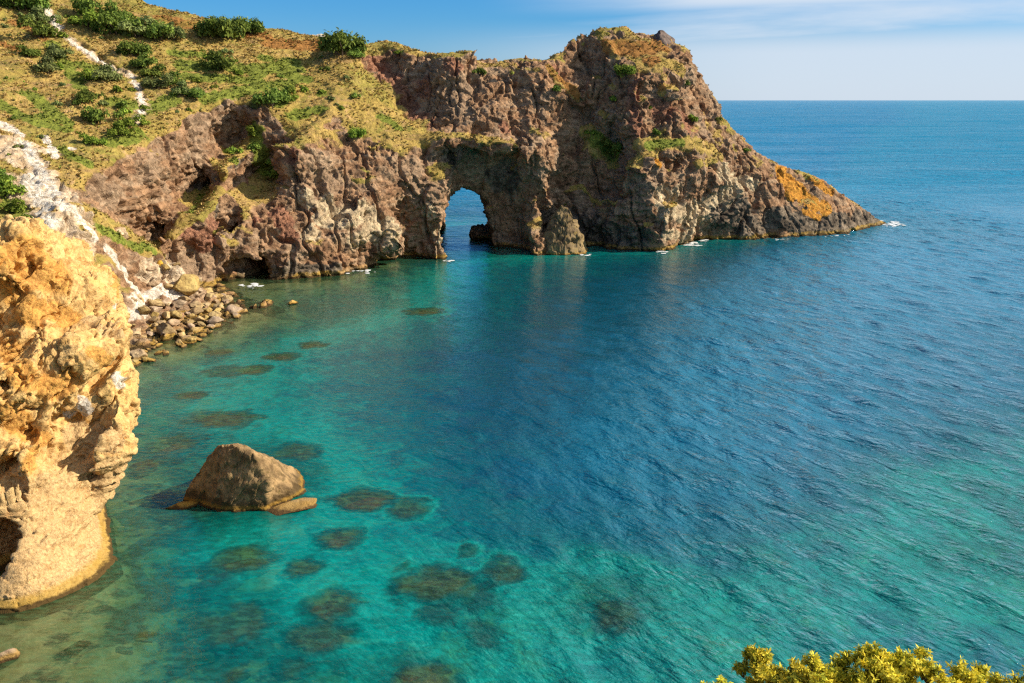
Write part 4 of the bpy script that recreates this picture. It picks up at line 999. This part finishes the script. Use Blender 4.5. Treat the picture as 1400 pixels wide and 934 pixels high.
def add_shrub(u, v, rp, label, mat=None, group='shrubs on the hillside and cliffs', sink=0.1):
    p = hit(u, v); s = pxm(p); rad = rp * s * 1.22; k = int(u * 7 + v * 13)
    proto = SHP[k % 6] if rp > 9 else SMALL[k % 3]
    e = bpy.data.objects.new('shrub', None); C.objects.link(e); e.location = p + np.array((0, 0, -sink * rad)); e.scale = (rad, rad, rad); e.rotation_euler = (0, 0, (k % 63) / 10)
    e.empty_display_size = 0.3
    tag(e, label, 'shrub', group)
    mt = mat or (M_leaf, M_leaf, M_leaf2, M_leaf3)[k % 4]
    for nm, me, mm in (('foliage', proto[0], mt), ('stem', proto[1], M_wood)):
        if not len(me.materials): me.materials.append(None)
        o = bpy.data.objects.new(nm, me); C.objects.link(o); o.parent = e
        o.material_slots[0].link = 'OBJECT'; o.material_slots[0].material = mm
D1, D2_, D3 = M_leaf, M_leaf2, M_leaf3
SHRUBS = [
 (303,56,21,'wide dark green shrub on the skyline of the brown hilltop',D1), (290,50,15,'round shrub joined to the left of the wide skyline shrub',D1), (335,48,16,'low dark shrub trailing right of the wide skyline shrub',D1), (352,44,9,'last small shrub at the right tip of the skyline hedge',D1),
 (470,75,22,'bushy green shrub on the skyline beside the red rocks',D1), (490,80,10,'smaller shrub at the right foot of the bushy skyline shrub',D1),
 (165,50,20,'dark shrub at the left end of the long thicket below the hilltop',D1), (190,52,20,'tall green shrub in the middle of the long thicket below the hilltop',D2_), (213,55,17,'rounded shrub right of the middle of the long thicket',D1), (232,55,13,'light green shrub at the right end of the long thicket',D2_), (157,30,13,'dark shrub rising behind the left end of the long thicket',D1),
 (119,22,15,'isolated round shrub above the chalk path near the top edge',D1), (120,40,14,'low bright shrub just above the bend of the chalk path',D3), (105,35,7,'small shrub left of the low bright shrub by the path bend',D3),
 (35,18,20,'large dark shrub near the top left corner',D1), (52,32,13,'shrub hanging below the large top left corner shrub',D2_), (60,52,16,'dark shrub left of the upper chalk path',D1), (86,54,8,'small round shrub touching the upper chalk path',D3), (10,10,10,'shrub in the very top left corner',D1),
 (38,78,11,'low flat shrub on the bare left slope',D1), (78,80,13,'grey green shrub with bare twigs left of the chalk path',D2_), (62,100,14,'silvery spreading shrub on the left slope',D2_), (80,97,9,'bright small shrub beside the silvery spreading shrub',D3),
 (185,78,14,'topmost shrub of the diagonal row beside the chalk gully',D1), (197,93,14,'second shrub down the diagonal row beside the chalk gully',D1), (212,108,14,'dark shrub in the upper middle of the diagonal row',D1), (212,122,13,'shrub overhanging the end of the chalk path',D2_), (236,118,13,'dark shrub in the lower middle of the diagonal row',D1), (248,130,12,'grey green shrub near the lower end of the diagonal row',D2_), (265,136,10,'last shrub at the lower right end of the diagonal row',D1),
 (125,112,10,'bright green shrub beside the olive shrub on the mid slope',D3), (152,112,15,'olive grey shrub on the mid slope left of the chalk gully',D2_),
 (118,143,12,'dark round shrub with a long shadow on the mid slope',D1), (104,145,7,'small shrub in the shadow of the dark round shrub',D1),
 (133,170,14,'dark green shrub of the lower group above the brown cliff',D1), (162,186,13,'bright shrub nearest to the brow of the brown cliff',D3), (176,176,12,'pale green shrub at the upper right of the lower group',D3), (196,172,6,'tiny shrub at the bottom end of the chalk gully',D3), (122,198,11,'light shrub at the lower left of the group above the brown cliff',D3), (142,198,7,'small shrub next to the light shrub above the brown cliff',D3),
 (165,150,8,'small dark shrub below the olive grey shrub',D1), (168,158,8,'small green shrub under the end of the diagonal row',D3), (160,128,7,'little green shrub right below the olive grey shrub',D3),
 (8,270,20,'large bright green shrub at the left edge above the ochre outcrop',D3), (22,292,15,'green shrub creeping down behind the top of the ochre outcrop',D3), (40,308,10,'small shrub at the shoulder of the ochre outcrop',D3), (2,250,12,'shrub half cut by the left edge above the ochre outcrop',D1),
 (300,96,17,'dark green shrub in the lush patch on the right slope',D1), (328,104,7,'small shrub at the right of the lush patch',D3), (272,114,6,'small shrub at the lower left of the lush patch',D3), (290,84,8,'small shrub above the dark green shrub of the lush patch',D3),
 (372,145,17,'dark shrub at the head of the shaded gully',D1), (390,140,12,'bright shrub right of the head of the shaded gully',D3), (398,128,9,'small shrub on the grass above the shaded gully',D3), (352,150,10,'shrub left of the head of the shaded gully',D2_), (348,188,12,'green shrub in the upper part of the shaded gully',D3), (350,206,9,'shrub in the throat of the shaded gully',D1), (368,228,12,'bright shrub in the lower throat of the shaded gully',D3), (376,246,11,'lowest shrub at the mouth of the shaded gully',D3), (318,212,9,'yellow green shrub on the crest of the spur',D3),
 (487,190,11,'yellow green shrub on the brow of the big lit cliff',D3), (440,128,5,'tiny shrub on the grass shoulder, upper of two',D3), (418,126,6,'small green shrub on the grass shoulder above the lit cliff',D3), (466,150,5,'tiny shrub on the grass shoulder nearest the cliff brow',D3), (362,60,0,'',None),
 (855,104,11,'bright green shrub just under the grassy summit of the headland',D3), (826,200,11,'green shrub on the shaded ledge of the headland',D1), (840,214,13,'dark bushy shrub at the right end of the shaded headland ledge',D1), (812,186,8,'yellow green shrub at the top of the shaded headland ledge',D3), (762,126,7,'dark shrub in the notch between arch wall and summit',D1), (838,138,6,'small shrub on the upper wall left of the red buttress',D3), (938,118,7,'dark shrub in the crack under the right of the summit',D1), (948,168,8,'bright small shrub on the upper ledge of the headland',D3), (897,186,7,'dark shrub in the cleft of the grassy headland ledge',D1), (655,102,8,'green shrub on the top of the arch wall',D1), (888,150,5,'tiny shrub on the red upper cliff of the headland',D3), (772,281,3,'tiny green tuft on the tip of the small rock stack',D3), (545,75,5,'low green shrub on top of the red rock wall',D3), (985,166,5,'small shrub on the right skyline of the headland',D1), (1020,208,5,'dark shrub lower on the right skyline of the headland',D1)]
for u, v, r_, lab, mt in SHRUBS:
    if r_: add_shrub(u, v, r_, lab, mt)

_r = random.Random(77); _n = 0; _taken = [(q[0], q[1]) for q in SHRUBS]
while _n < 60:
    u, v = _r.uniform(5, 500), _r.uniform(22, 215)
    brow = np.interp(u, (0, 100, 150, 200, 250, 300, 340, 380, 430, 560), (215, 235, 215, 178, 160, 148, 125, 150, 150, 140)); sky_ = np.interp(u, (0, 190, 350, 500), (0, 22, 58, 85))
    if v > brow or v < sky_ or min(math.hypot(u - a, v - b) for a, b in _taken) < 7: continue
    _taken.append((u, v)); _n += 1
    add_shrub(u, v, _r.choice((3, 3.5, 4, 5, 6.5)), 'low scrub tuft scattered between the bigger shrubs on the dry slope', _r.choice((M_leaf2, M_leaf3, M_leaf2, M_leaf)), 'low scrub tufts on the slope', sink=0.35)

# dry grass tufts and low herbs over the turf
tri = LV2[LQ]; ac = tri.mean(1); fa = np.linalg.norm(np.cross(tri[:, 2] - tri[:, 0], tri[:, 3] - tri[:, 1]), axis=1) / 2
gw = grass[LQ].mean(1) * fa * (ac[:, 1] < np.interp(ac[:, 0], crx, cry) + 3) * (ac[:, 0] > -100)
gw = np.where(gw > 0.35 * fa, gw, 0) * sstep(-0.35, 0.25, fbm(ac, 4.0, 3, off=15))
pick = RNG.choice(len(gw), 20000, p=gw / gw.sum())
gp = ac[pick] + RNG.normal(size=(len(pick), 3)) * np.array((0.1, 0.1, 0.0))
NB = 6
base = np.repeat(gp, NB, 0); n_ = len(base); hh_ = np.repeat((0.16 + 0.34 * RNG.random(len(pick)) ** 2), NB)
an = RNG.random(n_) * 6.283; out = np.stack([np.cos(an), np.sin(an), np.zeros(n_)], 1); side = np.stack([-np.sin(an), np.cos(an), np.zeros(n_)], 1)
root = base + out * 0.10 * RNG.random(n_)[:, None]
tipp = root + out * (hh_ * (0.3 + 0.7 * RNG.random(n_)))[:, None] + np.array((0, 0, 1)) * (hh_ * (0.6 + 0.5 * RNG.random(n_)))[:, None]
wd = (0.09 + 0.06 * RNG.random(n_))[:, None]
V = np.stack([root - side * wd, root + side * wd, tipp], 1).reshape(-1, 3)
tm = mesh_np('grass', V, np.arange(3 * n_).reshape(-1, 3), False)
dark_ = (RNG.random(len(pick)) < 0.13 * (1 + 2.5 * np.maximum(0, fbm(ac[pick], 6.0, 2, off=30))))
gr_ = np.clip(0.8 * dark_ + green[LQ[pick]].mean(1) + 0.25 * RNG.normal(size=len(pick)), 0, 1); ru_ = russet[LQ[pick]].mean(1)
set_attr(tm, 'shade', np.repeat(np.repeat(RNG.random(len(pick)), NB), 3)); set_attr(tm, 'green', np.repeat(np.repeat(gr_, NB), 3)); set_attr(tm, 'russet', np.repeat(np.repeat(ru_, NB), 3))
m, t = new_mat('dry_grass')
c = t.mix(t.attr('shade'), (0.24, 0.15, 0.045), (0.56, 0.385, 0.14)); c = t.mix(t.attr('russet'), c, t.mix(t.attr('shade'), (0.22, 0.10, 0.03), (0.48, 0.26, 0.09))); c = t.mix(t.ss(t.attr('green'), 0.3, 0.6), c, t.mix(t.attr('shade'), (0.07, 0.095, 0.015), (0.25, 0.265, 0.05)))
d = t.node('ShaderNodeBsdfPrincipled', {'Base Color': c, 'Roughness': 0.8, 'Specular IOR Level': 0.1}); o_ = t.node('ShaderNodeOutputMaterial'); t.l.new(d.outputs[0], o_.inputs[0])
tag(obj('grass', tm, m), 'dry yellow grass tufts over the hillside and the headland ledges', 'grass', kind='stuff')

# ------------------------------------------------------------------ the slope below the viewpoint and its flowering bushes
nx_, ny_ = np.arange(-30, 46, 0.8), np.arange(-25, 11, 0.6)
AX, AY = np.meshgrid(nx_, ny_, indexing='ij'); N3 = np.stack([AX.ravel(), AY.ravel(), np.zeros(AX.size)], 1)
nz_ = 28.3 - 0.98 * np.maximum(N3[:, 1], -2) - 0.02 * np.minimum(N3[:, 1] + 2, 0) - 2.2 * np.maximum(0, N3[:, 1] - 9.4) ** 2 + 0.25 * fbm(N3, 4, 3) - 0.12 * np.maximum(0, np.abs(N3[:, 0] - 6) - 18)
ii = np.arange(len(N3)).reshape(len(nx_), len(ny_))
V = np.stack([N3[:, 0], N3[:, 1], nz_], 1); top_n = len(V)
ring = np.concatenate([ii[:, -1], ii[-1, ::-1], ii[::-1, 0], ii[0, :]])           # a skirt of cliff down to the sea bed
sk = V[ring].copy(); sk[:, 2] = -3; V = np.concatenate([V, sk]); i0 = np.arange(len(ring) - 1)
Q = np.concatenate([np.stack([ii[:-1, :-1], ii[1:, :-1], ii[1:, 1:], ii[:-1, 1:]], -1).reshape(-1, 4), np.stack([ring[:-1], top_n + i0, top_n + i0 + 1, ring[1:]], 1)])
nm = mesh_np('near_slope', V, Q)
for k in ATTRS: set_attr(nm, k, (np.arange(len(V)) < top_n).astype(float) * 0.9 if k == 'grass' else np.zeros(len(V)))
tag(obj('near_slope', nm, M_land), 'steep grassy slope under the viewpoint, where the flowering bushes root', 'slope', kind='structure')
def near_ground(x, y): return 28.3 - 0.98 * y
M_spurge = leaf_mat('spurge_leaves', (0.17, 0.21, 0.012), (0.60, 0.58, 0.05), (0.95, 0.80, 0.08), hue=0.015)
def near_bush(label, clumps, seed):
    r = np.random.default_rng(seed)
    pts_ = [(P(u, v + 9, Y), rp) for u, v, Y, rp in clumps]
    bx = np.mean([p[0] for p, _ in pts_]); by = np.mean([p[1] for p, _ in pts_]) - 0.3; bz = near_ground(bx, by)
    e = bpy.data.objects.new('flowering_bush', None); C.objects.link(e); e.location = (bx, by, bz); tag(e, label, 'bush', 'yellow green bushes at the lower right')
    org = np.array((bx, by, bz)); Vs, Qs, Ss, Ts, n, st = [], [], [], [], 0, []
    def clump(c, rad, cnt):
        nonlocal n
        # rosettes: short leaves fanning out from several shoot tips, yellow bracts on top
        tips = []
        for _ in range(cnt):
            d = r.normal(size=3); d /= np.linalg.norm(d); d[2] = abs(d[2]) * 1.0 + 0.1
            tips.append((c + d * rad * r.uniform(0.35, 1.0), d / np.linalg.norm(d)))
        for q, d in tips:
            st.append(tube(c - np.array((0, 0, rad * 0.8)) - org, q - org, 0.006, 0.004, 4))
            m_ = 26; a = r.random(m_) * 6.28; el = r.uniform(-0.5, 1.3, m_); hgt_ = r.uniform(-0.07, 0.02, m_)
            ax1 = np.cross(d, (0.2, 0.9, 0.3)); ax1 /= np.linalg.norm(ax1); ax2 = np.cross(d, ax1)
            dirs = (np.cos(a) * np.cos(el))[:, None] * ax1 + (np.sin(a) * np.cos(el))[:, None] * ax2 + np.sin(el)[:, None] * d
            b0 = q + d * hgt_[:, None]; L = r.uniform(0.045, 0.085, m_) * (1.0 - 0.3 * (el > 0.6)); sd = np.cross(dirs, d + r.normal(size=(m_, 3)) * 0.2); sd /= np.linalg.norm(sd, axis=1, keepdims=True)
            mid = b0 + dirs * (L * 0.55)[:, None]; w_ = (L * 0.17)[:, None]
            V = np.stack([b0, mid + sd * w_, b0 + dirs * L[:, None], mid - sd * w_], 1).reshape(-1, 3) - org
            Vs.append(V); Qs.append(np.arange(4 * m_).reshape(-1, 4) + n); n += 4 * m_
            Ss.append(np.repeat(np.clip(0.5 + 0.28 * r.normal(size=m_), 0, 1), 4)); tv = np.clip(0.35 + 0.5 * el + 0.15 * r.normal() + hgt_ * 3, 0, 1); Ts.append(np.repeat(tv, 4))
    for c, rp in pts_:
        rad = rp * pxm(c) * 1.0; clump(c, rad, max(9, int(rp * 1.25)))
        for _ in range(4): clump(c + np.array((r.normal() * rad * 0.9, r.normal() * 0.15, -rad * r.uniform(0.8, 2.6))), rad * r.uniform(0.8, 1.15), max(7, int(rp * 0.95)))
        q = org + (c - org) * np.array((0.75, 0.75, 0.55)); st.append(tube((0, 0, -0.3), q - org, 0.022, 0.010)); st.append(tube(q - org, c - org - np.array((0, 0, rad * 0.5)), 0.010, 0.005))
        for _ in range(3):          # the body of the bush below
            f_ = r.uniform(0.25, 0.9); c2 = c + np.array((r.normal() * 0.3, -r.uniform(0, 0.5), 0)); c2[2] = near_ground(c2[0], c2[1]) + 0.2 + f_ * (c[2] - near_ground(c[0], c[1]) - 0.4)
            clump(c2, 0.22, 12)
    fm = mesh_np('foliage', np.concatenate(Vs), np.concatenate(Qs), False); set_attr(fm, 'shade', np.concatenate(Ss)); set_attr(fm, 'tip', np.concatenate(Ts)); obj('foliage', fm, M_spurge, e)
    V, Q = joined(st); obj('stem', mesh_np('stem', V, Q), M_wood, e)
near_bush('low yellow green bush tip at the left end of the row by the bottom edge', [(985,934,8.6,14), (972,940,8.8,10)], 1)
near_bush('thin yellow green bush with one sprig standing free on its left', [(1033,886,8.8,9), (1045,889,8.8,7), (1036,908,8.7,13), (1058,912,8.8,12), (1090,908,8.7,12), (1060,930,8.5,14), (1092,926,8.5,13)], 2)
near_bush('rounded yellow green bush beside the tallest one', [(1112,900,8.5,13), (1135,915,8.5,18), (1150,906,8.7,14), (1120,928,8.3,14), (1105,918,8.6,9)], 3)
near_bush('tallest yellow green flowering bush, peaking above its neighbours', [(1186,884,8.6,12), (1200,886,8.5,11), (1192,902,8.4,17), (1215,900,8.5,15), (1232,892,8.6,10), (1258,885,8.6,9), (1245,905,8.4,17), (1270,915,8.3,16), (1220,920,8.2,17), (1178,922,8.3,14)], 4)
near_bush('yellow green flowering bush in the right corner', [(1312,912,8.5,14), (1342,911,8.6,10), (1330,925,8.3,17), (1360,926,8.4,10), (1390,928,8.3,14), (1418,922,8.3,16), (1295,930,8.2,13)], 5)

# ------------------------------------------------------------------ surf
def foam(seed, spec):
    r = np.random.default_rng(seed); Vs, Qs, n = [], [], 0
    for u, v, ru, rv, cnt in spec:
        for _ in range(cnt):
            p = W(u + r.normal() * ru * 0.5, v + r.normal() * rv * 0.5); rad = r.uniform(0.10, 0.40) * (1 if cnt > 8 else 0.7); m_ = 9; a = np.arange(m_) * 2 * math.pi / m_
            rr_ = rad * (0.6 + 0.8 * r.random(m_)); ring_ = np.stack([p[0] + np.cos(a) * rr_ * 1.6, p[1] + np.sin(a) * rr_ * 1.5, np.full(m_, 0.06)], 1)
            Vs.append(np.concatenate([ring_, [[p[0], p[1], 0.06 + rad * 0.22]]])); i = np.arange(m_); Qs.append(np.stack([i, (i + 1) % m_, np.full(m_, m_)], 1) + n); n += m_ + 1
    return mesh_np('foam', np.concatenate(Vs), np.concatenate(Qs))
tag(obj('foam', foam(3, [(1218, 307, 12, 3, 60), (1226, 303, 8, 2, 25), (945, 334, 14, 3, 26), (962, 329, 8, 2, 14), (905, 345, 10, 2, 10), (800, 349, 8, 2, 10), (615, 358, 10, 2, 9), (500, 372, 24, 3, 12), (1060, 328, 18, 2, 8), (345, 390, 14, 3, 16), (1140, 323, 20, 2, 8)]), plain_mat('foam', (0.62, 0.64, 0.64), 0.6)), 'white foam where the swell breaks on the headland', 'foam', kind='stuff')
